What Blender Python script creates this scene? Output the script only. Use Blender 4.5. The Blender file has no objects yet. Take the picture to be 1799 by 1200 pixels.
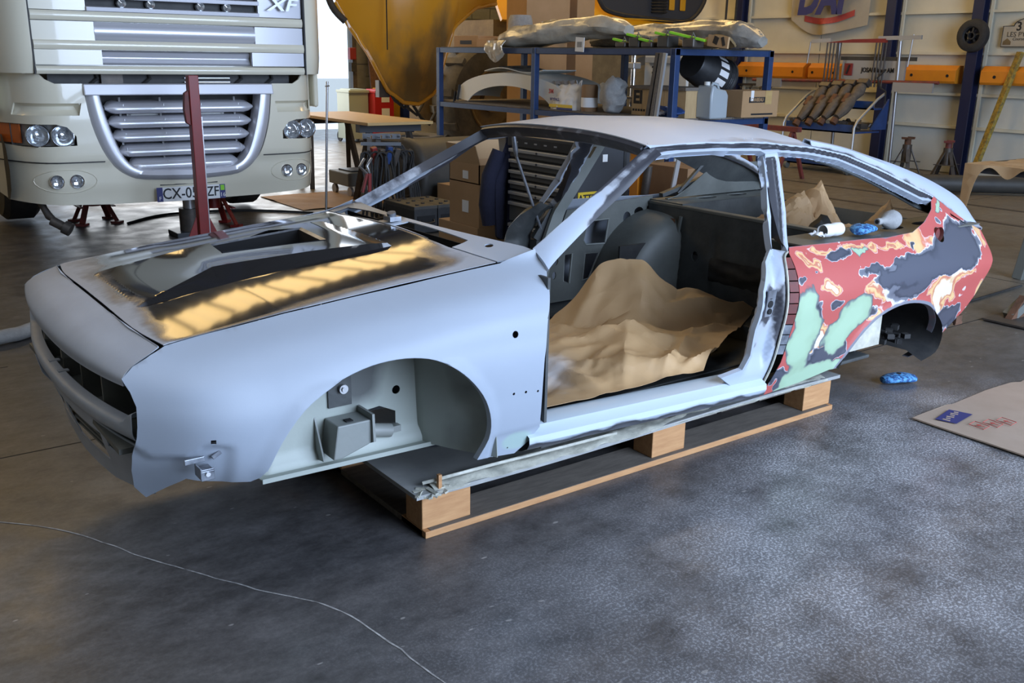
import bpy, bmesh, math, random
from mathutils import Vector, Matrix, noise
from mathutils.geometry import delaunay_2d_cdt
random.seed(7)
C = bpy.context.scene.collection
PI = math.pi
# ---------------------------------------------------------------- camera, world, light, exposure
sc = bpy.context.scene
cam = bpy.data.objects.new('camera', bpy.data.cameras.new('camera')); C.objects.link(cam); sc.camera = cam
def cam_setup(loc, yaw, pitch, roll, f):
    cy, sy, cp, sp = math.cos(yaw), math.sin(yaw), math.cos(pitch), math.sin(pitch)
    fw = Vector((sy*cp, cy*cp, -sp)); r = Vector((cy, -sy, 0)); u = r.cross(fw)
    r2 = r*math.cos(roll)+u*math.sin(roll); u2 = -r*math.sin(roll)+u*math.cos(roll)
    m = Matrix((r2, u2, -fw)).transposed().to_4x4(); m.translation = Vector(loc)
    cam.matrix_world = m
    cam.data.sensor_width = 36; cam.data.lens = 36*f/1799; cam.data.clip_start = .05; cam.data.clip_end = 200
cam_setup((-.4308, -2.9347, 1.435), .6373, .2893, .0170, 1677.9)
w = bpy.data.worlds.new('sky'); sc.world = w; w.use_nodes = True
w.node_tree.nodes['Background'].inputs[0].default_value = (.62, .78, 1., 1)
w.node_tree.nodes['Background'].inputs[1].default_value = 2.0
def area(name, loc, rot, sx, sy, power, col):
    l = bpy.data.lights.new(name, 'AREA'); l.shape = 'RECTANGLE'; l.size = sx; l.size_y = sy; l.energy = power; l.color = col
    o = bpy.data.objects.new(name, l); C.objects.link(o); o.location = loc; o.rotation_euler = rot
    return o
area('door_daylight', (4.2, -6.6, 2.65), (math.radians(80), 0, 0), 5.6, 4.9, 1040, (.58, .73, 1.))
area('back_door_daylight', (5.0, 12.6, 2.2), (math.radians(-84), 0, 0), 4.4, 3.6, 150, (1., .95, .86))
sc.view_settings.view_transform = 'Standard'; sc.view_settings.look = 'None'; sc.view_settings.gamma = 1
sc.view_settings.use_curve_mapping = False; sc.view_settings.exposure = 0.0
# ---------------------------------------------------------------- materials
def mat(name, col, rough=.5, metal=0, col2=None, scale=6., amt=.5, bump=0, bscale=40., stretch=(1, 1, 1), ior=1.5, emit=None, alpha=1, trans=0, coat=0, detail=5):
    m = bpy.data.materials.new(name); m.use_nodes = True
    nt = m.node_tree; b = nt.nodes['Principled BSDF']
    b.inputs['Base Color'].default_value = (*col, 1); b.inputs['Roughness'].default_value = rough; b.inputs['Metallic'].default_value = metal
    b.inputs['IOR'].default_value = ior; b.inputs['Alpha'].default_value = alpha; b.inputs['Transmission Weight'].default_value = trans
    b.inputs['Coat Weight'].default_value = coat
    if emit: b.inputs['Emission Color'].default_value = (*emit[0], 1); b.inputs['Emission Strength'].default_value = emit[1]
    if col2 or bump:
        tc = nt.nodes.new('ShaderNodeTexCoord'); mp = nt.nodes.new('ShaderNodeMapping'); mp.inputs['Scale'].default_value = stretch
        nt.links.new(tc.outputs['Object'], mp.inputs['Vector'])
    if col2:
        n = nt.nodes.new('ShaderNodeTexNoise'); n.inputs['Scale'].default_value = scale; n.inputs['Detail'].default_value = detail; n.inputs['Roughness'].default_value = .62
        r = nt.nodes.new('ShaderNodeValToRGB'); r.color_ramp.elements[0].position = .5-amt*.28; r.color_ramp.elements[1].position = .5+amt*.28
        r.color_ramp.elements[0].color = (*col, 1); r.color_ramp.elements[1].color = (*col2, 1)
        nt.links.new(mp.outputs[0], n.inputs['Vector']); nt.links.new(n.outputs[0], r.inputs[0]); nt.links.new(r.outputs[0], b.inputs['Base Color'])
    if bump:
        n2 = nt.nodes.new('ShaderNodeTexNoise'); n2.inputs['Scale'].default_value = bscale; n2.inputs['Detail'].default_value = 4
        bp = nt.nodes.new('ShaderNodeBump'); bp.inputs['Strength'].default_value = bump; bp.inputs['Distance'].default_value = .01
        nt.links.new(mp.outputs[0], n2.inputs['Vector']); nt.links.new(n2.outputs[0], bp.inputs['Height']); nt.links.new(bp.outputs[0], b.inputs['Normal'])
    return m
M = {}
def attr_ramp(m, attr, stops, noise_amt=0, nscale=20, stretch=(1, 1, 1), interp='LINEAR'):
    """colour from a per-vertex float through a ramp, broken up by noise; returns the ramp's colour socket"""
    nt = m.node_tree
    a = nt.nodes.new('ShaderNodeAttribute'); a.attribute_name = attr
    src = a.outputs['Fac']
    if noise_amt:
        tc = nt.nodes.new('ShaderNodeTexCoord'); mp = nt.nodes.new('ShaderNodeMapping'); mp.inputs['Scale'].default_value = stretch
        n = nt.nodes.new('ShaderNodeTexNoise'); n.inputs['Scale'].default_value = nscale; n.inputs['Detail'].default_value = 5
        nt.links.new(tc.outputs['Object'], mp.inputs['Vector']); nt.links.new(mp.outputs[0], n.inputs['Vector'])
        ma = nt.nodes.new('ShaderNodeMath'); ma.operation = 'MULTIPLY_ADD'; ma.inputs[1].default_value = noise_amt; ma.inputs[2].default_value = -.5*noise_amt
        nt.links.new(n.outputs[0], ma.inputs[0])
        ad = nt.nodes.new('ShaderNodeMath'); ad.operation = 'ADD'
        nt.links.new(src, ad.inputs[0]); nt.links.new(ma.outputs[0], ad.inputs[1]); src = ad.outputs[0]
    r = nt.nodes.new('ShaderNodeValToRGB'); r.color_ramp.interpolation = interp
    el = r.color_ramp.elements
    while len(el) < len(stops): el.new(.5)
    for e, (p, c) in zip(el, stops): e.position = p; e.color = (*c, 1) if len(c) == 3 else c
    nt.links.new(src, r.inputs[0])
    return r.outputs[0]
def mixc(m, fac, a, b):
    nt = m.node_tree; x = nt.nodes.new('ShaderNodeMix'); x.data_type = 'RGBA'
    for s, i in ((fac, 0), (a, 6), (b, 7)):
        if isinstance(s, (tuple, float, int)): x.inputs[i].default_value = s if i == 0 else (*s, 1)
        else: nt.links.new(s, x.inputs[i])
    return x.outputs[2]
def setc(m, s): m.node_tree.links.new(s, m.node_tree.nodes['Principled BSDF'].inputs['Base Color'])
# ---------------------------------------------------------------- mesh helpers
class MB:
    def __init__(s): s.v = []; s.f = []; s.at = {}
    def add(s, vs, fs):
        k = len(s.v); s.v += [tuple(v) for v in vs]; s.f += [tuple(i+k for i in f) for f in fs]; return s
    def box(s, c, d, rz=0, taper=1, rx=0, ry=0):
        x, y, z = d[0]/2, d[1]/2, d[2]/2
        vs = [Vector((a*x*(taper if e > 0 else 1), b*y*(taper if e > 0 else 1), e*z)) for e in (-1, 1) for a, b in ((-1, -1), (1, -1), (1, 1), (-1, 1))]
        R = Matrix.Rotation(rz, 3, 'Z') @ Matrix.Rotation(ry, 3, 'Y') @ Matrix.Rotation(rx, 3, 'X')
        return s.add([R @ v+Vector(c) for v in vs], [(3, 2, 1, 0), (4, 5, 6, 7), (0, 1, 5, 4), (1, 2, 6, 5), (2, 3, 7, 6), (3, 0, 4, 7)])
    def b2(s, x0, x1, y0, y1, z0, z1): return s.box(((x0+x1)/2, (y0+y1)/2, (z0+z1)/2), (abs(x1-x0), abs(y1-y0), abs(z1-z0)))
    def cyl(s, p, q, r, r2=None, n=16, caps=True):
        p, q = Vector(p), Vector(q); r2 = r if r2 is None else r2
        d = (q-p).normalized(); a = d.orthogonal().normalized(); b = d.cross(a)
        vs = [c+(a*math.cos(t)+b*math.sin(t))*rr for c, rr in ((p, r), (q, r2)) for t in [2*PI*i/n for i in range(n)]]
        fs = [(i, (i+1) % n, n+(i+1) % n, n+i) for i in range(n)]
        if caps: fs += [tuple(range(n-1, -1, -1)), tuple(range(n, 2*n))]
        return s.add(vs, fs)
    def bar(s, p, q, w, h, up=(0, 0, 1)):
        p, q = Vector(p), Vector(q); d = (q-p).normalized(); up = Vector(up)
        if abs(d.dot(up)) > .98: up = Vector((0, 1, 0))
        a = d.cross(up).normalized(); b = a.cross(d)
        vs = [c+a*i*w/2+b*j*h/2 for c in (p, q) for i, j in ((-1, -1), (1, -1), (1, 1), (-1, 1))]
        return s.add(vs, [(0, 1, 2, 3), (7, 6, 5, 4), (0, 4, 5, 1), (1, 5, 6, 2), (2, 6, 7, 3), (3, 7, 4, 0)])
    def tube(s, pts, r, n=8, closed=False):
        pts = [Vector(p) for p in pts]; N = len(pts); rings = []
        a = None
        for i, p in enumerate(pts):
            t = (pts[(i+1) % N if closed else min(i+1, N-1)]-pts[i-1 if closed else max(i-1, 0)]).normalized()
            a = (t.orthogonal() if a is None else a-t*a.dot(t)).normalized(); b = t.cross(a)
            rr = r[i] if isinstance(r, (list, tuple)) else r
            rings.append([p+(a*math.cos(2*PI*k/n)+b*math.sin(2*PI*k/n))*rr for k in range(n)])
        fs = []
        for i in range(N if closed else N-1):
            j = (i+1) % N
            fs += [(i*n+k, i*n+(k+1) % n, j*n+(k+1) % n, j*n+k) for k in range(n)]
        if not closed: fs += [tuple(range(n-1, -1, -1)), tuple((N-1)*n+k for k in range(n))]
        return s.add([v for r_ in rings for v in r_], fs)
    def lathe(s, prof, c=(0, 0, 0), axis='Z', n=24):
        vs = []; N = len(prof)
        for k in range(n):
            t = 2*PI*k/n
            for r, h in prof:
                p = (r*math.cos(t), r*math.sin(t), h)
                if axis == 'X': p = (p[2], p[0], p[1])
                if axis == 'Y': p = (p[0], p[2], p[1])
                vs.append((p[0]+c[0], p[1]+c[1], p[2]+c[2]))
        return s.add(vs, [(k*N+i, ((k+1) % n)*N+i, ((k+1) % n)*N+i+1, k*N+i+1) for k in range(n) for i in range(N-1)])
    def prism(s, poly, axis, a, b):
        """2D polygon extruded along an axis; X: poly=(y,z), Y: (x,z), Z: (x,y)"""
        f = {'X': lambda p, t: (t, p[0], p[1]), 'Y': lambda p, t: (p[0], t, p[1]), 'Z': lambda p, t: (p[0], p[1], t)}[axis]
        n = len(poly); vs = [f(p, a) for p in poly]+[f(p, b) for p in poly]
        return s.add(vs, [tuple(range(n-1, -1, -1)), tuple(range(n, 2*n))]+[(i, (i+1) % n, n+(i+1) % n, n+i) for i in range(n)])
    def grid(s, f, nu, nv, closed_u=False):
        vs = [f(i/nu, j/nv) for i in range(nu+(0 if closed_u else 1)) for j in range(nv+1)]
        w = nv+1; N = nu if closed_u else nu+1
        return s.add(vs, [(i*w+j, ((i+1) % N)*w+j, ((i+1) % N)*w+j+1, i*w+j+1) for i in range(nu) for j in range(nv)])
    def build(s, name, m, parent=None, smooth=None, thick=0, off=-1, bevel=0, world=True, fix=True, loc=None, local=False):
        me = bpy.data.meshes.new(name)
        o3 = Vector(parent.location) if (parent is not None and world) else Vector((0, 0, 0))
        if parent is not None and world and parent.parent is not None: o3 = o3+Vector(parent.parent.location)
        if loc is not None: o3 = Vector((0, 0, 0)) if local else Vector(loc)
        me.from_pydata([Vector(v)-o3 for v in s.v], [], s.f)
        if fix:
            bm = bmesh.new(); bm.from_mesh(me); bmesh.ops.recalc_face_normals(bm, faces=bm.faces); bm.to_mesh(me); bm.free()
        if smooth is not None:
            me.polygons.foreach_set('use_smooth', [True]*len(me.polygons)); me.set_sharp_from_angle(angle=math.radians(smooth))
        for k, vals in s.at.items():
            a = me.attributes.new(k, 'FLOAT', 'POINT'); a.data.foreach_set('value', vals)
        for x in (m if isinstance(m, (list, tuple)) else [m]): me.materials.append(M[x] if isinstance(x, str) else x)
        o = bpy.data.objects.new(name, me); C.objects.link(o)
        if loc is not None: o.location = loc
        if parent is not None: o.parent = parent
        if thick:
            md = o.modifiers.new('thickness', 'SOLIDIFY'); md.thickness = thick; md.offset = off
        if thick and smooth is not None:
            md = o.modifiers.new('edge split', 'EDGE_SPLIT'); md.split_angle = math.radians(max(smooth, 50))
        if bevel:
            md = o.modifiers.new('bevel', 'BEVEL'); md.width = bevel; md.segments = 2; md.limit_method = 'ANGLE'; md.angle_limit = .7
        return o
def tag(o, label=None, cat=None, group=None, kind=None):
    for k, v in (('label', label), ('category', cat), ('group', group), ('kind', kind)):
        if v: o[k] = v
    return o
def thing(name, label, cat, loc=(0, 0, 0), group=None, rz=0):
    o = bpy.data.objects.new(name, None); C.objects.link(o); o.location = loc; o.rotation_euler = (0, 0, rz); o.empty_display_size = .1
    return tag(o, label, cat, group)
def struct(o): o['kind'] = 'structure'; return o
def dup(root, loc, rz=None, label=None, cat=None, group=None):
    r = root.copy(); C.objects.link(r); r.location = loc
    if rz is not None: r.rotation_euler = (0, 0, rz)
    tag(r, label, cat, group)
    for ch in list(root.children):
        c = ch.copy(); C.objects.link(c); c.parent = r
        for g in ch.children:
            d = g.copy(); C.objects.link(d); d.parent = c
    return r
def inpoly(p, poly):
    x, y = p; r = False; n = len(poly)
    for i in range(n):
        a, b = poly[i], poly[i-1]
        if (a[1] > y) != (b[1] > y) and x < (b[0]-a[0])*(y-a[1])/(b[1]-a[1])+a[0]: r = not r
    return r
def segd(p, a, b):
    ax, ay = a; dx, dy = b[0]-ax, b[1]-ay; L = dx*dx+dy*dy
    t = 0 if L == 0 else max(0, min(1, ((p[0]-ax)*dx+(p[1]-ay)*dy)/L))
    return math.hypot(p[0]-ax-t*dx, p[1]-ay-t*dy)
def pld(p, pl, closed=True):
    return min(segd(p, pl[i], pl[(i+1) % len(pl)]) for i in range(len(pl) if closed else len(pl)-1))
def resamp(poly, step, closed=True):
    out = []
    for i in range(len(poly) if closed else len(poly)-1):
        a, b = poly[i], poly[(i+1) % len(poly)]; k = max(1, int(round(math.hypot(b[0]-a[0], b[1]-a[1])/step)))
        out += [(a[0]+(b[0]-a[0])*t/k, a[1]+(b[1]-a[1])*t/k) for t in range(k)]
    if not closed: out.append(tuple(poly[-1]))
    return out
def smoothpl(pl, k=4):
    out = []; n = len(pl)
    for i in range(n-1):
        p0, p1, p2, p3 = pl[max(i-1, 0)], pl[i], pl[i+1], pl[min(i+2, n-1)]
        for t in range(k):
            u = t/k
            out.append(tuple(.5*(2*b+(c-a)*u+(2*a-5*b+4*c-d)*u*u+(3*b-a-3*c+d)*u**3) for a, b, c, d in zip(p0, p1, p2, p3)))
    out.append(tuple(pl[-1])); return out
def circ(cx, cy, r, n=16, ry=None): return [(cx+r*math.cos(2*PI*i/n), cy+(ry or r)*math.sin(2*PI*i/n)) for i in range(n)]
def skin(outline, holes, f, step, lines=(), flip=False):
    """thin curved panel: a 2D outline with holes, filled with triangles and mapped to 3D by f; returns (MB, 2D points)"""
    bo = resamp(outline, step); hs = [resamp(h, step) for h in holes]; ls = [resamp(l, step, False) for l in lines]
    pts = []; edges = []
    for lp in [bo]+hs:
        k = len(pts); pts += lp; edges += [(k+i, k+(i+1) % len(lp)) for i in range(len(lp))]
    for l in ls:
        k = len(pts); pts += l; edges += [(k+i, k+i+1) for i in range(len(l)-1)]
    xs = [p[0] for p in bo]; ys = [p[1] for p in bo]
    # bucket boundary points for a quick clearance test
    B = {}
    for p in pts: B.setdefault((int(p[0]//step), int(p[1]//step)), []).append(p)
    j = 0; y = min(ys)+step*.5
    while y < max(ys):
        x = min(xs)+(step*.5 if j % 2 else 0)
        while x < max(xs):
            p = (x, y); kx, ky = int(x//step), int(y//step)
            if inpoly(p, bo) and not any(inpoly(p, h) for h in hs):
                if not any(math.hypot(q[0]-x, q[1]-y) < .55*step for a in (-1, 0, 1) for b in (-1, 0, 1) for q in B.get((kx+a, ky+b), ())): pts.append(p)
            x += step
        y += step*.87; j += 1
    v, e, fc = delaunay_2d_cdt([Vector(p) for p in pts], edges, [], 0, 1e-6)[:3]
    v = [(a[0], a[1]) for a in v]; out = []
    for t in fc:
        c = (sum(v[i][0] for i in t)/len(t), sum(v[i][1] for i in t)/len(t))
        if inpoly(c, bo) and not any(inpoly(c, h) for h in hs): out.append(tuple(reversed(t)) if flip else tuple(t))
    mb = MB(); mb.add([f(*p) for p in v], out)
    return mb, v
def fbm(x, y, z=0, s=1., o=4): return noise.fractal(Vector((x*s, y*s, z*s)), 1., 2., o)
def clamp(x, a=0., b=1.): return max(a, min(b, x))
def sst(a, b, x):
    t = clamp((x-a)/(b-a)); return t*t*(3-2*t)
def itp(x, xs, ys):
    if x <= xs[0]: return ys[0]
    for i in range(len(xs)-1):
        if x <= xs[i+1]: return ys[i]+(ys[i+1]-ys[i])*(x-xs[i])/(xs[i+1]-xs[i])
    return ys[-1]
def text(name, s, size, m, parent, loc, rot, ext=.002, align='CENTER', sx=1, shear=0, bold=0):
    cu = bpy.data.curves.new(name, 'FONT'); cu.body = s; cu.size = size; cu.extrude = ext; cu.align_x = align; cu.align_y = 'CENTER'; cu.shear = shear; cu.offset = bold; cu.resolution_u = 3
    t = bpy.data.objects.new('tmp', cu); me = bpy.data.meshes.new_from_object(t); bpy.data.objects.remove(t); bpy.data.curves.remove(cu)
    me.name = name; me.materials.clear(); me.materials.append(M[m]); o = bpy.data.objects.new(name, me); C.objects.link(o); o['kind'] = 'stuff'
    o.parent = parent; o.location = loc; o.rotation_euler = rot; o.scale = (sx, 1, 1); return o
# ---------------------------------------------------------------- base materials
M['primer'] = mat('primer', (.36, .39, .45), .55, 0, (.43, .47, .53), 5, .9, .03, 300)
M['steel_bare'] = mat('steel_bare', (.05, .055, .07), .32, .55, (.42, .45, .50), 9, .75, stretch=(1, 1, 1))
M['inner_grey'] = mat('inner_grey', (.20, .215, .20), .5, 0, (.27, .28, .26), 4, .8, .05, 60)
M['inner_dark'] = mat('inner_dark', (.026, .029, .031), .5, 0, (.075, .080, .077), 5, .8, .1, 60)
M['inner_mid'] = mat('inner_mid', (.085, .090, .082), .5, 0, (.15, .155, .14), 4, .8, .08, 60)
M['hole_black'] = mat('hole_black', (.006, .006, .007), .8)
M['rubber'] = mat('rubber', (.012, .012, .013), .75, 0, (.035, .033, .03), 12, .8, .1, 60)
M['black_plastic'] = mat('black_plastic', (.012, .013, .015), .45, 0, (.025, .026, .028), 20, .8)
M['steel'] = mat('steel', (.45, .45, .46), .35, .8)
M['chrome'] = mat('chrome', (.8, .8, .82), .12, 1)
M['dark_steel'] = mat('dark_steel', (.06, .055, .05), .5, .5, (.12, .10, .085), 12, .8)
M['rust'] = mat('rust', (.07, .035, .02), .8, .1, (.16, .075, .04), 15, .8, .2, 80)
M['truck_white'] = mat('truck_white', (.72, .67, .53), .22, 0, coat=.6)
M['truck_silver'] = mat('truck_silver', (.60, .60, .64), .33, .35, coat=.4)
M['truck_dark'] = mat('truck_dark', (.02, .02, .021), .6, 0, (.05, .048, .045), 8, .8)
M['glass_lamp'] = mat('glass_lamp', (.85, .88, .9), .05, .7, (.35, .36, .38), 60, .5)
M['amber'] = mat('amber', (.55, .12, .02), .2, 0, coat=.5)
M['red_paint'] = mat('red_paint', (.24, .018, .016), .42, 0, (.19, .02, .018), 12, .8)
M['red_dirty'] = mat('red_dirty', (.22, .03, .025), .6, 0, (.09, .035, .03), 14, .8)
M['wood_new'] = mat('wood_new', (.40, .19, .075), .6, 0, (.55, .30, .13), 4, .8, .06, 60, stretch=(2, 14, 14))
M['wood_old'] = mat('wood_old', (.10, .085, .07), .75, 0, (.17, .145, .12), 5, .8, .1, 60, stretch=(2, 12, 12))
M['wood_bench'] = mat('wood_bench', (.42, .27, .10), .55, 0, (.50, .34, .14), 3, .8, stretch=(2, 10, 10))
M['wood_beech'] = mat('wood_beech', (.38, .25, .12), .6, 0, (.46, .32, .16), 4, .8, stretch=(10, 2, 2))
M['deck'] = mat('deck', (.27, .275, .27), .42, 0, (.40, .40, .38), 6, .8, .06, 80)
M['film'] = mat('film', (.36, .36, .31), .35, 0, (.62, .60, .50), 14, .7, .25, 60)
M['kraft'] = mat('kraft', (.46, .29, .145), .62, 0, (.52, .335, .175), 7, .8, .12, 70)
M['card'] = mat('card', (.36, .215, .10), .8, 0, (.41, .25, .125), 5, .8, .03, 60)
M['card_dark'] = mat('card_dark', (.20, .11, .05), .8, 0, (.25, .145, .07), 5, .8)
M['card_inside'] = mat('card_inside', (.45, .29, .15), .8)
M['shelf_blue'] = mat('shelf_blue', (.014, .036, .11), .42, .1, (.02, .05, .14), 15, .7)
M['column_blue'] = mat('column_blue', (.012, .016, .05), .45)
M['blue_paint'] = mat('blue_paint', (.02, .06, .20), .45, 0, (.015, .04, .13), 10, .8)
M['chest_grey'] = mat('chest_grey', (.040, .043, .050), .4)
M['drawer_grey'] = mat('drawer_grey', (.075, .078, .078), .42)
M['alu'] = mat('alu', (.42, .43, .44), .38, .6)
M['yellow_label'] = mat('yellow_label', (.72, .50, .03), .5)
M['ink'] = mat('ink', (.012, .012, .014), .6)
M['ink_red'] = mat('ink_red', (.42, .06, .05), .6)
M['ink_blue'] = mat('ink_blue', (.035, .04, .16), .6)
M['white_paper'] = mat('white_paper', (.75, .75, .74), .7)
M['white_plastic'] = mat('white_plastic', (.62, .62, .58), .4)
M['orange'] = mat('orange', (.66, .235, .012), .5, 0, (.60, .20, .015), 6, .7)
M['digger_yellow'] = mat('digger_yellow', (.62, .30, .01), .3, 0, coat=.4)
M['navy_cloth'] = mat('navy_cloth', (.012, .014, .035), .9, 0, (.02, .022, .05), 12, .8, .3, 120)
M['wall_panel'] = mat('wall_panel', (.55, .52, .41), .6, 0, (.61, .58, .47), 3, .8)
M['wall_grey'] = mat('wall_grey', (.50, .51, .46), .6, 0, (.57, .57, .51), 3, .8)
M['girt'] = mat('girt', (.58, .55, .43), .5)
M['block_wall'] = mat('block_wall', (.17, .165, .14), .9, 0, (.23, .225, .19), 5, .8, .2, 30)
M['ceiling'] = mat('ceiling', (.05, .045, .035), .6)
M['blue_foam'] = mat('blue_foam', (.015, .06, .20), .7, 0, (.11, .36, .68), 70, .25)
M['grey_cloth'] = mat('grey_cloth', (.25, .25, .25), .9, 0, (.36, .36, .35), 20, .8, .2, 100)
M['grey_box'] = mat('grey_box', (.13, .135, .12), .5)
M['yellow_worn'] = mat('yellow_worn', (.42, .28, .03), .6, 0, (.10, .08, .03), 25, .6)
M['green_plastic'] = mat('green_plastic', (.25, .62, .03), .4)
M['red_bin'] = mat('red_bin', (.42, .015, .015), .4)
M['green_bin'] = mat('green_bin', (.36, .40, .33), .5)
M['yellow_bin'] = mat('yellow_bin', (.62, .33, .01), .45)
M['blue_bin'] = mat('blue_bin', (.02, .05, .26), .45)
M['jerry'] = mat('jerry', (.50, .56, .60), .3, trans=.35)
M['film_clear'] = mat('film_clear', (.33, .30, .24), .25, 0, (.48, .44, .36), 7, .7, .5, 18, coat=.5)
M['film_grey'] = mat('film_grey', (.17, .165, .15), .25, 0, (.35, .33, .29), 8, .7, .5, 20, coat=.5)
M['violet'] = mat('violet', (.10, .04, .28), .5)
M['tyre_dusty'] = mat('tyre_dusty', (.055, .05, .042), .9, 0, (.11, .095, .07), 8, .8, .2, 40)
M['drum_dark'] = mat('drum_dark', (.035, .033, .030), .55, 0, (.06, .055, .046), 5, .8)
M['mud'] = mat('mud', (.13, .085, .035), .8, 0, (.22, .15, .065), 6, .8, .2, 30)
def crumple_bump(m, sc=6., st=.22):
    nt = m.node_tree; N = nt.nodes.new; L = nt.links.new
    tc = N('ShaderNodeTexCoord'); n = N('ShaderNodeTexNoise'); n.inputs['Scale'].default_value = 5; L(tc.outputs['Object'], n.inputs['Vector'])
    mx = N('ShaderNodeMix'); mx.data_type = 'VECTOR'; mx.inputs[0].default_value = .12; L(tc.outputs['Object'], mx.inputs[4]); L(n.outputs['Color'], mx.inputs[5])
    src = None
    for s_, w_ in ((sc, 1.), (sc*2.6, .35)):
        v = N('ShaderNodeTexVoronoi'); v.inputs['Scale'].default_value = s_; L(mx.outputs[1], v.inputs['Vector'])
        q = N('ShaderNodeMath'); q.operation = 'MULTIPLY'; q.inputs[1].default_value = w_; L(v.outputs['Distance'], q.inputs[0])
        if src is None: src = q.outputs[0]
        else:
            a = N('ShaderNodeMath'); L(src, a.inputs[0]); L(q.outputs[0], a.inputs[1]); src = a.outputs[0]
    b = N('ShaderNodeBump'); b.inputs['Strength'].default_value = st; b.inputs['Distance'].default_value = .05; L(src, b.inputs['Height']); L(b.outputs[0], nt.nodes['Principled BSDF'].inputs['Normal'])
crumple_bump(M['kraft'])
M['cast_iron'] = mat('cast_iron', (.075, .06, .048), .8, .1, (.15, .12, .09), 14, .8, .2, 60)
def m_floor():
    m = mat('concrete', (.05, .048, .05), .42); nt = m.node_tree; N = nt.nodes.new; L = nt.links.new
    b = nt.nodes['Principled BSDF']; tc = N('ShaderNodeTexCoord')
    def nz(scale, det=6, rough=.6, st=(1, 1, 1), loc=(0, 0, 0)):
        mp = N('ShaderNodeMapping'); mp.inputs['Scale'].default_value = st; mp.inputs['Location'].default_value = loc; L(tc.outputs['Object'], mp.inputs[0])
        n = N('ShaderNodeTexNoise'); n.inputs['Scale'].default_value = scale; n.inputs['Detail'].default_value = det; n.inputs['Roughness'].default_value = rough; L(mp.outputs[0], n.inputs['Vector']); return n.outputs[0]
    def rmp(s, *st):
        r = N('ShaderNodeValToRGB'); el = r.color_ramp.elements
        while len(el) < len(st): el.new(.5)
        for e, (p, c) in zip(el, st): e.position = p; e.color = (c, c, c, 1) if isinstance(c, (float, int)) else (*c, 1)
        L(s, r.inputs[0]); return r.outputs[0]
    big = rmp(nz(.9, 5), (.3, (.048, .045, .045)), (.7, (.100, .095, .094)))
    mid = rmp(nz(7, 8, .7, (1, 1.8, 1)), (.33, .45), (.70, 1.35))
    fine = rmp(nz(55, 4, .7), (.3, .78), (.7, 1.2))
    def mul(a, c):
        x = N('ShaderNodeMix'); x.data_type = 'RGBA'; x.blend_type = 'MULTIPLY'; x.inputs[0].default_value = 1; L(a, x.inputs[6]); L(c, x.inputs[7]); return x.outputs[2]
    col = mul(mul(big, mid), fine)
    s_ = N('ShaderNodeAttribute'); s_.attribute_name = 'warm_light'  # brownish mix: warm light painted into the concrete colour
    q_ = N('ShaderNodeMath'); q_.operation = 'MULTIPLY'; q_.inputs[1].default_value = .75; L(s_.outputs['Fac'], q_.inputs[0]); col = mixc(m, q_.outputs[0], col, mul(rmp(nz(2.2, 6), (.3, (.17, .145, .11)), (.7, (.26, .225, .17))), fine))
    # sanding dust, densest beside the rear of the body shell, and pale flecks
    a = N('ShaderNodeAttribute'); a.attribute_name = 'dust'
    sp = rmp(nz(120, 2, .8), (.50, 0.), (.60, 1.))
    cl = rmp(nz(3.2, 6, .7), (.35, .15), (.62, 1.))
    def mm(op, x, y):
        q = N('ShaderNodeMath'); q.operation = op
        for i, s in enumerate((x, y)):
            if isinstance(s, (float, int)): q.inputs[i].default_value = s
            else: L(s, q.inputs[i])
        return q.outputs[0]
    film = mm('MULTIPLY', mm('MULTIPLY', a.outputs['Fac'], cl), .42)
    col = mixc(m, film, col, (.34, .34, .36))
    speck = mm('MULTIPLY', mm('MULTIPLY', mm('MULTIPLY', a.outputs['Fac'], a.outputs['Fac']), cl), sp)
    col = mixc(m, mm('MULTIPLY', speck, .8), col, (.62, .63, .66))
    flk = rmp(nz(16, 1, .3, (1, 2.2, 1)), (.765, 0.), (.785, 1.))
    col = mixc(m, mm('MULTIPLY', flk, .45), col, (.45, .43, .40))
    setc(m, col)
    L(rmp(nz(5, 6), (.3, .30), (.7, .52)), b.inputs['Roughness'])
    bp = N('ShaderNodeBump'); bp.inputs['Strength'].default_value = .06; bp.inputs['Distance'].default_value = .004; L(nz(40, 5), bp.inputs['Height']); L(bp.outputs[0], b.inputs['Normal'])
    return m
M['floor'] = m_floor()
# ---------------------------------------------------------------- the hall
X0, X1, Y0, Y1, ZC = -5.0, 12.3, -7.0, 13.0, 5.2
fl = MB(); xs = [X0+.15*i for i in range(int((X1+1-X0)/.15)+1)]; ys = [Y0-3+.15*i for i in range(int((Y1+5-Y0)/.15)+1)]
dust = []; warm_light = []
for x in xs:
    for y in ys:
        d = 1.1*math.exp(-((x-3.0)/.75)**2-((y+1.05)/.42)**2)+.8*math.exp(-((x-2.0)/1.5)**2-((y+1.5)/.65)**2)+.5*math.exp(-((x-3.2)/2.2)**2-((y+1.7)/1.1)**2)
        dust.append(clamp(d)); warm_light.append(clamp(.85*sst(3.8, 6.5, x+.45*max(0, y))+.35*sst(.7, -.8, x))); fl.v.append((x, y, 0))  # warm light put into the floor colour toward the back and left
n = len(ys); fl.f = [(i*n+j, (i+1)*n+j, (i+1)*n+j+1, i*n+j+1) for i in range(len(xs)-1) for j in range(n-1)]; fl.at['dust'] = dust; fl.at['warm_light'] = warm_light
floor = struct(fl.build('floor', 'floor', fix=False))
ck = MB(); pl = smoothpl([(-.55, .60), (-.007, .109), (.22, -.305), (.406, -.624), (.549, -.862), (.612, -1.277), (.66, -1.7)], 10)
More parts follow.
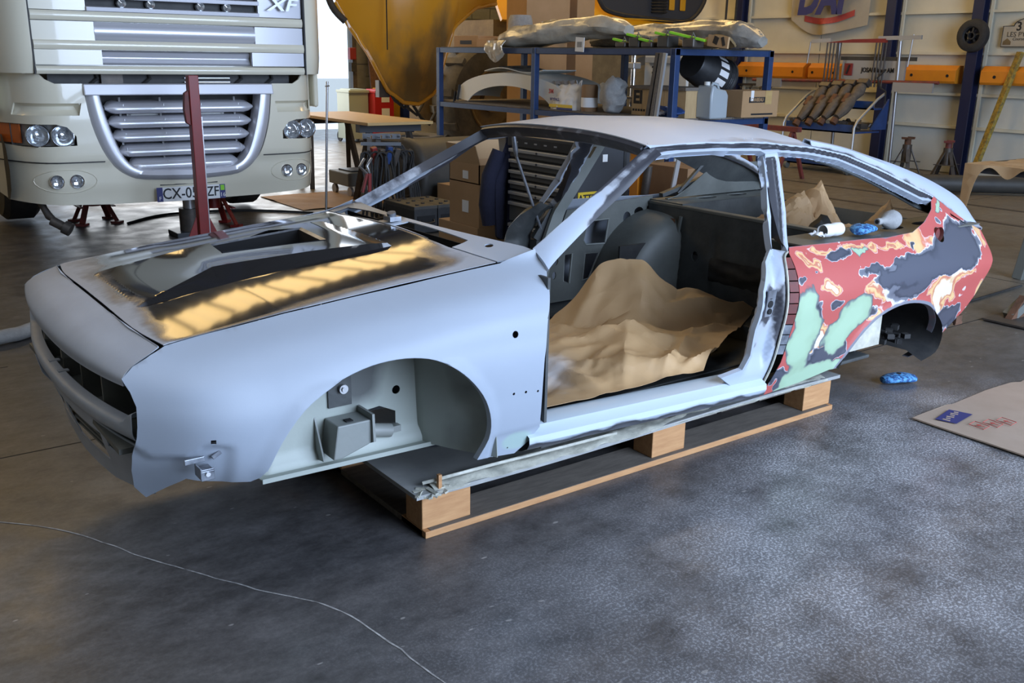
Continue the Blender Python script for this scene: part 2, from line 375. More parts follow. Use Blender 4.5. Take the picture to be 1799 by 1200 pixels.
for i in range(len(pl)):
    w_ = .0022+.0012*noise.noise(Vector((pl[i][0]*40, pl[i][1]*40, 0))); j = .006*noise.noise(Vector((pl[i][0]*15, pl[i][1]*15, 3)))
    t = (Vector(pl[min(i+1, len(pl)-1)])-Vector(pl[max(i-1, 0)])).normalized()
    ck.v += [(pl[i][0]+j-t.y*w_, pl[i][1]+t.x*w_, .0012), (pl[i][0]+j+t.y*w_, pl[i][1]-t.x*w_, .0012)]
ck.f = [(2*i, 2*i+1, 2*i+3, 2*i+2) for i in range(len(pl)-1)]
M['crack'] = mat('crack', (.50, .49, .47), .8, 0, (.14, .135, .13), 30, .7)
ck.build('floor_crack', 'crack', floor, world=False, fix=False)
jt = MB(); jt.b2(-3, 1.2, .752, .757, 0, .001); jt.b2(-3, .2, 1.9, 1.905, 0, .001); jt.b2(6.2, 6.206, -6, 12, 0, .001); jt.b2(2, 12, 2.6, 2.606, 0, .001); jt.b2(3.6, 12.2, -.2, -.194, 0, .001)
jt.build('floor_joint', 'hole_black', floor, world=False)
rl = MB(); 
for x in (8.6, 9.55): rl.b2(x, x+.07, -6.5, 12, 0, .004)
struct(rl.build('trim_1', 'dark_steel'))
# right-hand wall of sandwich panels with girts and steel columns
wr = struct(MB().b2(X1+.06, X1+.12, Y0-1, Y1+.1, 0, ZC).build('wall_right', 'wall_grey'))
rows = [0, .62, 1.05, 1.58, 2.11, 2.64, 3.17, 3.70, 4.23, ZC]; cols = [13.0, 10.4, 7.95, 6.55, 5.25, 3.95, 2.65, .3, -2.2, -4.6, Y0-1]
for i in range(len(cols)-1):
    for j in range(len(rows)-1):
        MB().b2(X1+.02, X1+.06, cols[i+1]+.008, cols[i]-.008, rows[j]+.008, rows[j+1]-.008).build('wall_panel', 'wall_panel' if rows[j] > 1 else 'wall_grey', wr)
for z in rows[1:-1]: MB().b2(X1-.05, X1+.02, Y0, Y1, z-.018, z+.018).build('girt', 'girt', wr)
for k, y in enumerate((8.02, 5.28, 4.02, .3, -2.2)):
    o = MB(); o.b2(X1-.20, X1-.18, y-.07, y+.07, 0, ZC).b2(X1-.07, X1-.05, y-.07, y+.07, 0, ZC).b2(X1-.18, X1-.07, y-.007, y+.007, 0, ZC)
    o.build('column', 'column_blue', wr)
    MB().b2(X1-.06, X1-.03, y-.13, y-.09, 0, ZC).build('conduit', 'girt', wr)
# back wall of painted blocks with a wide open doorway, front wall with the gate the daylight comes through
wb = struct(MB().b2(7.75, X1+.1, Y1, Y1+.2, 0, ZC).b2(X0, 2.2, Y1, Y1+.2, 0, ZC).b2(2.2, 7.75, Y1, Y1+.2, 4.3, ZC).build('wall_back', 'block_wall'))
for j in range(14):
    for i in range(8):
        x = 7.76+i*.42+(.21 if j % 2 else 0)
        MB().b2(x, x+.405, Y1-.02, Y1, .02+j*.21, .02+j*.21+.195).build('block', 'block_wall', wb)
wf = struct(MB().b2(X0, .6, Y0-.2, Y0, 0, ZC).b2(7.4, X1+.1, Y0-.2, Y0, 0, ZC).b2(.6, 7.4, Y0-.2, Y0, 5.1, ZC).build('wall_front', 'wall_panel'))
struct(MB().b2(X0-.1, X0, Y0, Y1, 0, ZC).build('wall_left', 'block_wall'))
# ceiling: corrugated sheet with a translucent strip, added fill strips and purlins
M['skylight'] = mat('skylight', (.6, .5, .3), .5, emit=((1., .68, .28), 5.2))
def sheet(x0, x1, y0, y1, z, p=.16):
    m = MB(); n = int((x1-x0)/p)
    pr = [(0, 0), (.35, 0), (.5, .045), (.85, .045)]
    xs = [x0+p*(i+a) for i in range(n) for a, _ in pr]+[x1]; zs = [z+b for i in range(n) for _, b in pr]+[z]
    m.v = [(x, y, q) for x, q in zip(xs, zs) for y in (y0, y1)]
    m.f = [(2*i, 2*i+2, 2*i+3, 2*i+1) for i in range(len(xs)-1)]; return m
strips = [(7.95, 9.55)]
ceil = struct(MB().b2(X0-.2, X1+.3, Y0-.2, Y1+.2, ZC+.30, ZC+.34).build('ceiling', 'ceiling'))
yy = [Y0, 7.95, 9.55, Y1]
for i in range(3):
    sheet(X0, X1+.1, yy[i], yy[i+1], ZC, .25).build('roof_sheet' if i % 2 == 0 else 'skylight_or_fill_panel', 'ceiling' if i % 2 == 0 else 'skylight', ceil, fix=False)
sheet(5.6, X1, 3.6, 4.3, ZC-.05, .25).build('skylight_or_fill_panel', 'skylight', ceil, fix=False)  # strip added to brighten the right wall
M['fill_glow'] = mat('fill_glow', (.6, .6, .6), .5, emit=((.84, .90, 1.), 3.4))
sheet(-5, 2.0, -2.0, -.6, ZC-.05, .25).build('skylight_or_fill_panel', 'fill_glow', ceil, fix=False)  # unseen glowing strip added to brighten the nose, bonnet and roof
for k in range(34):
    MB().b2(X0+.25+.5*k, X0+.30+.5*k, 7.95, 9.55, ZC-.06, ZC-.03).build('glazing_bar', 'ceiling', ceil)
for y in (-5, -2.6, -.2, 2.6, 6.2, 11.4):
    MB().b2(X0, X1, y-.06, y+.06, ZC-.25, ZC-.02).build('beam', 'column_blue', ceil)
yard = MB().b2(X0-30, X1+30, Y0-30, Y0-3, -.06, -.01).b2(X0-30, X1+30, Y1+5, Y1+40, -.06, -.01)
struct(yard.build('ground', mat('yard', (.42, .40, .36), .9)))
# ---------------------------------------------------------------- the body shell: half width of the side at (x, z), height of the bonnet at (x, y)
RIBS=[ # x, [(z,|y|)...] ascending z
(0.10,[(.30,.50),(.38,.56),(.45,.600),(.53,.615),(.60,.612),(.66,.590),(.70,.560)]),
(0.25,[(.32,.62),(.40,.695),(.50,.735),(.60,.735),(.66,.700),(.70,.640),(.731,.566),(.76,.50)]),
(0.45,[(.32,.72),(.40,.765),(.50,.785),(.61,.775),(.67,.735),(.72,.665),(.757,.572),(.79,.50)]),
(0.74,[(.32,.77),(.50,.800),(.62,.795),(.70,.755),(.745,.690),(.787,.577),(.82,.50)]),
(1.05,[(.26,.755),(.45,.795),(.63,.800),(.72,.770),(.77,.710),(.815,.582),(.85,.50)]),
(1.30,[(.24,.75),(.45,.795),(.63,.800),(.72,.775),(.79,.705),(.838,.610),(.8575,.597),(1.0,.545),(1.15,.49)]),
(1.90,[(.22,.745),(.45,.790),(.63,.800),(.72,.77),(.80,.69),(.86,.645),(1.0,.585),(1.10,.540),(1.15,.510)]),
(2.43,[(.20,.735),(.30,.765),(.45,.790),(.61,.800),(.70,.762),(.78,.700),(.86,.655),(1.0,.590),(1.10,.545),(1.15,.515)]),
(3.10,[(.20,.735),(.45,.790),(.60,.800),(.70,.757),(.77,.700),(.86,.650),(1.0,.585),(1.10,.53)]),
(3.60,[(.20,.69),(.30,.72),(.45,.765),(.59,.785),(.68,.745),(.75,.700),(.86,.625),(1.0,.54)]),
(3.95,[(.20,.66),(.30,.70),(.45,.735),(.575,.745),(.64,.705),(.70,.66),(.80,.58)]),
]
def _pch(pts,t):
    n=len(pts)
    if t<=pts[0][0]:
        a,b=pts[0],pts[1]; return a[1]+(t-a[0])*(b[1]-a[1])/(b[0]-a[0])
    if t>=pts[-1][0]:
        a,b=pts[-2],pts[-1]; return b[1]+(t-b[0])*(b[1]-a[1])/(b[0]-a[0])
    i=0
    while pts[i+1][0]<t: i+=1
    d=lambda k:(pts[k+1][1]-pts[k][1])/(pts[k+1][0]-pts[k][0])
    def m(k):
        if k==0: return d(0)
        if k==n-1: return d(n-2)
        a,b=d(k-1),d(k)
        h0,h1=pts[k][0]-pts[k-1][0],pts[k+1][0]-pts[k][0]
        return (a*h1+b*h0)/(h0+h1)
    h=pts[i+1][0]-pts[i][0];u=(t-pts[i][0])/h
    a,b=pts[i][1],pts[i+1][1]
    return a*(1+2*u)*(1-u)**2+b*u*u*(3-2*u)+h*(m(i)*u*(1-u)**2+m(i+1)*u*u*(u-1))
def S(x,z):
    return _pch([(rx,_pch(r,z)) for rx,r in RIBS],x)
def hz(x,y):
    ze=itp(x,[.0,.10,.17,.243,.547,.9,1.253,1.385],[.64,.69,.715,.731,.768,.802,.832,.858])
    c=itp(x,[.1,.25,.6,1.25],[.015,.020,.028,.036])
    return ze+c*(1-(y/.58)**2)
# sanded-through patches on the rear quarter: centre (x, z), two half axes, strength
DARK = [(2.756, 0.713, 0.091, -0.004, -0.011, -0.018, 1.1), (2.949, 0.647, 0.101, -0.003, -0.001, -0.018, 1.0), (3.113, 0.659, 0.042, -0.004, -0.004, -0.008, 0.9), (2.51, 0.672, 0.017, -0.002, -0.005, -0.01, 0.9), (2.6, 0.666, 0.018, -0.002, -0.003, -0.007, 0.8), (3.262, 0.643, 0.11, -0.012, -0.012, -0.038, 1.2), (3.602, 0.646, 0.209, -0.025, -0.027, -0.07, 1.3), (3.698, 0.686, 0.172, -0.02, -0.04, -0.036, 1.1), (3.405, 0.608, 0.267, -0.015, 0.004, -0.023, 1.1), (3.138, 0.593, 0.203, -0.009, 0.005, -0.019, 1.2), (3.287, 0.575, 0.08, -0.025, -0.01, -0.024, 1.0), (3.232, 0.518, 0.107, -0.004, 0.021, -0.025, 1.0), (2.703, 0.544, 0.044, 0.011, 0.02, -0.018, 1.0), (2.598, 0.519, 0.024, -0.008, -0.001, -0.059, 0.9), (2.694, 0.344, 0.086, -0.015, 0.014, -0.029, 1.1), (2.691, 0.318, 0.111, -0.004, 0.011, -0.015, 1.0), (2.797, 0.796, 0.0, -0.0, -0.0, -0.0, 0), (3.015, 0.573, 0.036, -0.005, 0.002, -0.01, 0.7), (3.666, 0.362, 0.107, 0.004, 0.055, -0.039, 1.1), (3.652, 0.302, 0.11, -0.02, 0.041, -0.046, 1.0), (3.553, 0.257, 0.083, -0.016, 0.039, -0.046, 0.9), (3.675, 0.759, 0.098, 0.005, 0.017, -0.054, 0.6), (2.423, 0.592, 0.02, -0.003, 0.001, -0.019, 0.3), (2.434, 0.292, 0.065, -0.013, 0.018, -0.036, 0.9), (2.552, 0.29, 0.102, -0.0, 0.019, -0.023, 0.9), (2.744, 0.218, 0.053, -0.011, 0.008, -0.015, 0.7), (2.959, 0.487, 0.028, 0.019, 0.037, -0.022, 0.9), (2.88, 0.436, 0.032, 0.027, 0.023, -0.013, 0.9), (2.795, 0.332, 0.035, 0.035, 0.021, -0.012, 0.9), (3.277, 0.718, 0.015, -0.001, -0.01, -0.01, 0.8), (3.971, 0.644, 0.003, -0.0, -0.001, -0.001, 0)]
YELL = [(2.587, 0.712, 0.057, -0.031, -0.017, -0.008, 0.9), (2.886, 0.731, 0.095, -0.004, -0.01, -0.011, 0.9), (3.135, 0.722, 0.086, -0.004, -0.01, -0.012, 0.8), (2.659, 0.608, 0.076, -0.005, 0.001, -0.017, 1.0), (3.074, 0.545, 0.127, -0.004, 0.02, -0.029, 1.1), (3.197, 0.56, 0.039, -0.005, 0.005, -0.015, 0.8), (2.607, 0.412, 0.064, -0.011, 0.019, -0.05, 1.2), (2.549, 0.365, 0.054, 0.005, 0.024, -0.029, 1.0), (2.665, 0.417, 0.049, -0.008, 0.012, -0.033, 0.8), (3.577, 0.566, 0.075, -0.024, -0.021, -0.049, 1.1), (3.5, 0.508, 0.075, -0.011, 0.041, -0.053, 1.0), (3.443, 0.47, 0.061, -0.009, 0.038, -0.053, 1.0), (3.571, 0.474, 0.053, -0.008, 0.032, -0.04, 0.8), (3.531, 0.385, 0.054, -0.009, 0.054, -0.059, 0.8), (2.962, 0.59, 0.061, 0.012, 0.014, -0.016, 0.9), (2.974, 0.474, 0.043, 0.021, 0.034, -0.023, 0.9), (2.671, 0.738, 0.085, -0.008, -0.011, -0.011, 0.7), (3.807, 0.261, 0.06, -0.011, 0.053, -0.05, 0.6), (3.705, 0.549, 0.079, -0.005, 0.014, -0.016, 0.7)]
MINT = [(2.535, 0.509, 0.078, -0.019, 0.022, -0.144, 1.3), (2.498, 0.384, 0.065, -0.017, 0.01, -0.053, 1.2), (2.82, 0.466, 0.09, -0.05, -0.091, -0.093, 1.3), (2.744, 0.373, 0.053, -0.025, -0.02, -0.043, 0.9), (2.903, 0.717, 0.072, -0.003, -0.011, -0.015, 1.1), (3.592, 0.827, 0.032, -0.005, -0.056, -0.034, 1.0), (2.678, 0.254, 0.122, -0.001, 0.034, -0.04, 1.1), (2.582, 0.234, 0.088, -0.0, 0.044, -0.053, 1.2), (2.512, 0.198, 0.087, -0.001, 0.021, -0.026, 1.0), (2.762, 0.271, 0.058, 0.004, 0.026, -0.026, 1.0), (3.971, 0.623, 0.038, -0.004, -0.044, -0.037, 0.5)]
car = thing('car_body_shell', 'stripped grey primed coupe body shell with sanded red rear quarter, resting on a pallet', 'car body', (2.0, 0, .155))
def sidef(side, off=0): return lambda x, z: (x, side*(S(x, z)+off), z)
HOOD_E = [(.233, .726), (.321, .738), (.55, .766), (.805, .790), (1.089, .815), (1.242, .830)]
ARCH = [(1.055, .283), (1.086, .348), (1.084, .413), (1.059, .482), (1.014, .544), (.957, .597), (.894, .633), (.825, .650), (.751, .653), (.674, .643), (.583, .615), (.499, .567), (.438, .489), (.404, .41)]
FEND = HOOD_E+[(1.30, .845), (1.37, .864), (1.372, .812), (1.348, .793), (1.288, .69), (1.266, .556), (1.272, .403), (1.282, .337), (1.25, .297), (1.202, .264), (1.125, .272)]+smoothpl(ARCH, 3)+[(.39, .388), (.371, .378), (.317, .384), (.253, .392), (.228, .400), (.195, .365), (.158, .317), (.128, .36), (.118, .42), (.118, .47), (.127, .522), (.130, .553), (.133, .603), (.126, .637), (.115, .666), (.145, .692), (.19, .712)]
def fend_map(side):
    def f(x, z):
        y = S(x, z)
        if x < .34 and z < .6:
            zl = itp(x, [.10, .152, .224, .265, .32], [.518, .472, .480, .512, .50])
            y -= .010*sst(0, .012, zl-z)*sst(.335, .30, x)
        if z < .62:                                    # shallow flare round the arch
            d = abs(pld((x, z), ARCH, False)); y += .006*sst(.04, .0, d)
        if x > 1.1 and z < .36: y -= .004*sst(.355, .34, z)
        return (x, side*y, z)
    return f
M['fender'] = mat('fender', (.32, .36, .42), .55, 0, (.37, .41, .475), 3.5, .9, .02, 300)
c_ = attr_ramp(M['fender'], 'mint', [(.42, (.33, .375, .44)), (.62, (.36, .52, .42))], .35, 9)
setc(M['fender'], mixc(M['fender'], .55, M['fender'].node_tree.nodes['Color Ramp'].outputs[0], c_))
HOLES_F = [circ(1.165, .662, .011, 10)+[], circ(1.161, .48, .0045, 8), circ(1.206, .477, .0045, 8), circ(1.252, .471, .004, 8), [(.272, .521), (.284, .521), (.284, .509), (.272, .509)], circ(1.17, .292, .003, 6)]
def edge_flange(mb, pl, f, dirf, d):
    k = len(mb.v); p3 = [Vector(f(*p)) for p in pl]
    for p, q in zip(p3, pl): mb.v += [tuple(p), tuple(p+Vector(dirf(q))*d)]
    mb.f += [(k+2*i, k+2*i+1, k+2*i+3, k+2*i+2) for i in range(len(pl)-1)]
for side in (-1, 1):
    f = fend_map(side)
    mb, v = skin(FEND, HOLES_F if side < 0 else [], f, .010 if side < 0 else .03, flip=side > 0)
    edge_flange(mb, smoothpl(ARCH, 3), f, lambda p: (0, -side, 0), .022)
    edge_flange(mb, [(.118, .47), (.127, .522), (.130, .553), (.133, .603), (.126, .637), (.115, .666)], f, lambda p: (.8, -side*.6, 0), .035)
    edge_flange(mb, [(1.288, .69), (1.266, .556), (1.272, .403), (1.282, .337)], f, lambda p: (0, -side, 0), .03)
    mb.at['mint'] = [clamp(1.2-math.hypot((p[0]-1.2)/.09, (p[2]-.31)/.05))*.9 for p in mb.v]
    o = mb.build('front_fender', 'fender', car, smooth=35, thick=.002)
    if side < 0: o['label'] = 'light grey primed front wing with round wheel arch'
# bonnet: black, with a raised centre and a rectangular hole
HOLE = [(.603, .022), (.916, -.082), (.938, .162), (.622, .293)]
def hr(x): return itp(x, [.24, .33, .51, .8, 1.0, 1.12, 1.2], [0, .014, .032, .026, .018, .004, 0])
def yT(x): return itp(x, [.22, .51, .8, 1.12], [.27, .150, .20, .262])
def hoodz(x, y):
    a = abs(y); h = hr(x)
    if a >= .25 or yT(x) >= .25: k = 0
    elif a > yT(x): k = h*(.25-a)/(.25-yT(x))
    else: k = h*(.72+.28*(a/yT(x))**2)
    return hz(x, y)+k
fl_ = [(.229, -.572), (.206, -.389), (.202, -.1), (.202, .1), (.206, .389), (.229, .572)]
HR = [(1.242, .585), (1.222, .50), (1.200, .38), (1.196, .2), (1.196, 0), (1.196, -.2), (1.200, -.38), (1.222, -.50), (1.242, -.585)]
HOUT = smoothpl(fl_, 4)+[(.55, .575), (.90, .580)]+HR+[(.90, -.580), (.55, -.575)]
lines = []
for s in (-1, 1):
    lines += [[(.245, s*.25), (.6, s*.25), (1.13, s*.25)], [(.262, s*.247), (.51, s*.150), (.8, s*.20), (1.08, s*.252)]]
hole_in = [(p[0]+(.77-p[0])*.06, p[1]+(.1-p[1])*.06) for p in HOLE]
mb, v = skin(HOUT, [HOLE], lambda x, y: (x, y, hoodz(x, y)), .014, lines)
dustv = []
for p in mb.v:
    d = pld((p[0], p[1]), HOUT); nz = .5+.5*fbm(p[0], p[1], 1, 5)
    front = sst(.10+.10*sst(.0, .5, p[1]), .0, p[0]-.21+.09*(nz-.5)); near = sst(.085, .0, p[1]+.575)*sst(.35, .9, p[0])
    rear = sst(1.02, 1.2, p[0]-.12*(nz-.5))*sst(-.2, -.45, p[1])
    dustv.append(clamp(.9*front*sst(-.2, .35, abs(p[1]+.05)+.2)+.9*near+.85*rear+.75*sst(.02, 0, d)*.6+0*nz))
mb.at['dust'] = dustv
m = mat('bonnet_black', (.012, .012, .013), .07, 0, ior=1.5, bump=.004, bscale=7)
setc(m, attr_ramp(m, 'dust', [(.12, (.018, .017, .017)), (.55, (.12, .12, .13)), (.9, (.36, .385, .43))], .30, 30))
a = m.node_tree.nodes.new('ShaderNodeAttribute'); a.attribute_name = 'dust'
mr = m.node_tree.nodes.new('ShaderNodeMapRange'); mr.inputs[1].default_value = .18; mr.inputs[2].default_value = .8; mr.inputs[3].default_value = .06; mr.inputs[4].default_value = .5
m.node_tree.links.new(a.outputs['Fac'], mr.inputs[0]); m.node_tree.links.new(mr.outputs[0], m.node_tree.nodes['Principled BSDF'].inputs['Roughness'])
M['bonnet_black'] = m
hood = mb.build('bonnet', 'bonnet_black', car, smooth=14, thick=.002); hood['label'] = 'glossy black sanded bonnet with raised centre and rectangular opening'
fr = MB()
for i in range(4):
    a, b = HOLE[i], HOLE[(i+1) % 4]; a2, b2 = hole_in[i], hole_in[(i+1) % 4]
    A = [(q[0], q[1], hoodz(*q)) for q in (a, b, b2, a2)]
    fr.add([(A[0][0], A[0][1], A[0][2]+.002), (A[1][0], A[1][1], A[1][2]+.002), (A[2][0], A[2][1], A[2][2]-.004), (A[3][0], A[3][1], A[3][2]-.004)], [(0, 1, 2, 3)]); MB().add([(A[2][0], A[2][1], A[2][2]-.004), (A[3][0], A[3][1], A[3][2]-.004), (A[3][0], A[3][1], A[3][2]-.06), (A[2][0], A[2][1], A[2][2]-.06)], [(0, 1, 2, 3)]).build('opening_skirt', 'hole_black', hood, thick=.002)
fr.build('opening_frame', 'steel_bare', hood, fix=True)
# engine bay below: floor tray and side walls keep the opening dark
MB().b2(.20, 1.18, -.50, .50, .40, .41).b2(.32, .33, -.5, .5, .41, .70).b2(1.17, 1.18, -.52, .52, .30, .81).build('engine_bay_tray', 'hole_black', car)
# nose panel between bonnet and grille opening
def cat(pts, t):
    n = len(pts)-1; u = t*n; i = min(int(u), n-1); u -= i
    p0, p1, p2, p3 = pts[max(i-1, 0)], pts[i], pts[i+1], pts[min(i+2, n)]
    return tuple(.5*(2*b+(c-a)*u+(2*a-5*b+4*c-d)*u*u+(3*b-a-3*c+d)*u**3) for a, b, c, d in zip(p0, p1, p2, p3))
NC = [(.191, .742), (.15, .730), (.095, .708), (.062, .672), (.068, .635)]; NE = [(.220, .726), (.19, .712), (.148, .693), (.119, .670), (.117, .650)]
def nose(u, v):
    s = u*2-1; w_ = abs(s)**2.2; a, b = cat(NC, v), cat(NE, v)
    x, z = a[0]+(b[0]-a[0])*w_, a[1]+(b[1]-a[1])*w_
    if v > .6: z += .0-.030*sst(.16, .10, abs(s))*(v-.6)/.4*-1*0
    y = s*(.570+.030*min(1, v*1.2))
    if v < .001: x = itp(y, [-.572, -.389, -.1, .1, .389, .572], [.216, .193, .190, .190, .193, .216])
    return (x, y, z)
mb = MB().grid(nose, 64, 24)
k = len(mb.v)
for i in range(65):
    p = nose(i/64, 1); mb.v += [p, (p[0]+.045, p[1]*.985, p[2]-.004)]
mb.f += [(k+2*i, k+2*i+2, k+2*i+3, k+2*i+1) for i in range(64)]
mb.build('nose_panel', 'primer', car, smooth=40, thick=.002)
gp = MB().grid(lambda u, v: (itp((u*2-1)*.575, [-.572, -.389, -.1, .1, .389, .572], [.214, .191, .188, .188, .191, .214])+.022*v, (u*2-1)*.572, itp(abs(u*2-1), [0, 1], [.738, .722])-.012), 30, 1)
gp.build('bonnet_gap', 'hole_black', car, thick=.004)
# shield notch lips under the nose
for y0, y1, z1 in ((-.12, -.105, .60), (.105, .12, .60)): MB().b2(.075, .11, y0, y1, z1, .640).build('shield_bracket', 'inner_mid', car)
# grille cavity
gc = MB().b2(.28, .29, -.60, .60, .44, .70).b2(.10, .29, -.56, .56, .455, .47)
for y in (-.36, -.12, .12, .36): gc.b2(.12, .28, y-.006, y+.006, .47, .66)
gc.build('radiator_support', 'inner_mid', car)
for s in (-1, 1):
    MB().b2(.165, .29, s*.585, s*.580, .47, .66).build('lamp_side_plate', 'inner_dark', car)
    for y in (.49, .28): MB().lathe([(.085, -.03), (.07, .0), (.03, .02), (0, .02)], (.235, s*y, .565), 'X', 20).build('lamp_bowl', 'inner_dark', car, smooth=50)
def lowbar(u, v):
    s = u*2-1; x = .066+.062*abs(s)**2.2; z = .533+.012*s*s
    pr = [(.028, .004), (0, 0), (-.006, -.014), (0, -.038), (.02, -.045)]; d = cat(pr, v)
    return (x+d[0], s*.615, z+d[1]+(.035*sst(.9, 1, abs(s)) if v < .4 else 0))
M['primer_front'] = mat('primer_front', (.30, .33, .37), .45, 0, (.37, .40, .44), 7, .8, .03, 300)
MB().grid(lowbar, 56, 12).build('grille_crossbar', 'primer_front', car, smooth=40, thick=.002)
tabs = MB()
for y in (-.03, .09): MB().box((.090, y, .536), (.03, .022, .004)).build('grille_tab', 'primer_front', car)
def valx(y, z): return .085+.055*abs(y/.56)**2.2+.045*sst(.47, .28, z)
VO = [(-.575, .475), (-.30, .478), (0, .474), (.30, .478), (.575, .475), (.57, .40), (.50, .317), (.30, .285), (0, .272), (-.30, .285), (-.50, .317), (-.57, .40)]
VH = [[(-.34, .44), (-.02, .44), (-.02, .335), (-.31, .345)], [(.02, .44), (.34, .44), (.31, .345), (.02, .335)], [(-.43, .44), (-.38, .44), (-.37, .41), (-.41, .405)]]
mb, v = skin(VO, VH, lambda y, z: (valx(y, z), y, z), .03)
mb.build('front_valance', 'primer_front', car, smooth=40, thick=.003)
fn = MB()
for z in (.415, .388, .362): fn.bar((valx(-.33, z)+.02, -.33, z), (valx(0, z)+.018, 0, z), .025, .006).bar((valx(0, z)+.018, 0, z), (valx(.33, z)+.02, .33, z), .025, .006)
fn.build('air_intake_slat', 'inner_mid', car)
MB().b2(.19, .195, -.5, .5, .30, .46).build('intake_backing', 'inner_dark', car)
# bumper bracket on the near wing
bk = MB().box((.235, -.727, .468), (.05, .006, .014)).box((.252, -.748, .450), (.034, .045, .004)).box((.252, -.768, .442), (.034, .004, .03)).box((.236, -.748, .445), (.004, .045, .03)).box((.288, -.74, .478), (.03, .006, .012), ry=-.5)
b_ = bk.build('bumper_bracket', 'steel_bare', car, bevel=.0015); MB().cyl((.252, -.7705, .444), (.252, -.774, .444), .006, n=10).build('bolt', 'chrome', b_)
# scuttle with two air slots
def xg(y): return 1.284+.285*y*y
SL1 = [(1.208, -.010), (1.268, -.012), (1.283, -.37), (1.200, -.392), (1.203, -.2)]
SL2 = [(1.208, .10), (1.268, .10), (1.30, .52), (1.225, .50), (1.203, .3)]
CW = [(p[0]+.005, p[1]) for p in HR]+[(1.30, -.605), (1.378, -.597)]+[(xg(y)+.004, y) for y in [-.55+.1*i for i in range(12)]]+[(1.378, .597), (1.30, .605)]
mb, v = skin(CW, [SL1, SL2, circ(1.302, -.461, .014, 12, .016)], lambda x, y: (x, y, hz(x, y)+.001), .02)
mb.at['bare'] = [clamp(sst(-.05, .25, p[1]+.12*fbm(p[0], p[1], 0, 9))) for p in mb.v]
m = mat('scuttle_paint', (.38, .43, .50), .38); setc(m, attr_ramp(m, 'bare', [(.25, (.38, .43, .50)), (.5, (.10, .105, .115)), (.9, (.045, .045, .05))], .4, 16)); M['scuttle_paint'] = m
mb.build('scuttle', 'scuttle_paint', car, smooth=30, thick=.004)
MB().b2(1.19, 1.32, -.56, .56, .74, .745).b2(1.318, 1.322, -.56, .56, .745, .83).b2(1.188, 1.192, -.56, .56, .745, .825).build('plenum', 'hole_black', car)
MB().box((1.235, .045, .878), (.045, .05, .016)).cyl((1.235, .045, .87), (1.228, .040, .90), .016, n=14).build('wiper_boss', 'steel_bare', car, smooth=40)
# fire wall, floor pan, tunnel
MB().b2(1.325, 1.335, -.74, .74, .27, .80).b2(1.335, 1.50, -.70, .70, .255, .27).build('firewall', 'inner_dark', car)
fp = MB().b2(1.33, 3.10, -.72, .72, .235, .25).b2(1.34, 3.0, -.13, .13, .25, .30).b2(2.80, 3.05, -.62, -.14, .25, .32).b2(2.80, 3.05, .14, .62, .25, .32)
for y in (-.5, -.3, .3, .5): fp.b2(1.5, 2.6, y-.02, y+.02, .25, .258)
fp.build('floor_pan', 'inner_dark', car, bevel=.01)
# pillars, roof rails, roof
m = mat('pillar_paint', (.36, .41, .48), .36)
c1 = attr_ramp(m, 'bare', [(.30, (.40, .45, .53)), (.42, (.40, .42, .46)), (.52, (.06, .06, .07)), (.75, (.035, .035, .042))], .42, 14, (1, 1, 1)); setc(m, c1); M['pillar_paint'] = m
AOUT = [(1.37, .864), (1.479, .957), (1.617, 1.046), (1.76, 1.105), (1.93, 1.15)]; AIN = [(1.973, 1.1165), (1.939, 1.111), (1.76, 1.018), (1.584, .934), (1.435, .842), (1.372, .812)]
RT = [(1.93, 1.15), (1.989, 1.150), (2.184, 1.153), (2.543, 1.142), (2.616, 1.132), (2.823, 1.112), (3.02, 1.076), (3.22, 1.013), (3.445, .93), (3.604, .872)]
RB = [(3.562, .858), (3.486, .866), (3.321, .928), (3.135, .998), (2.955, 1.056), (2.775, 1.086), (2.594, 1.103), (2.52, 1.100), (2.496, 1.111), (2.247, 1.121), (2.09, 1.122), (1.973, 1.1165)]
BF = [(2.505, 1.095), (2.464, .88), (2.41, .771)]; BR = [(2.488, .755), (2.505, .77), (2.553, .888), (2.59, 1.063), (2.594, 1.103), (2.52, 1.100)]
BPOST = BF+BR[::-1]
bpl = [(2.41, .771), (2.347, .734), (2.285, .642), (2.252, .505), (2.255, .403), (2.229, .35), (2.12, .338)]
JR = [(2.28, .230), (2.354, .222), (2.388, .346), (2.402, .485), (2.410, .616), (2.448, .728), (2.488, .755)]
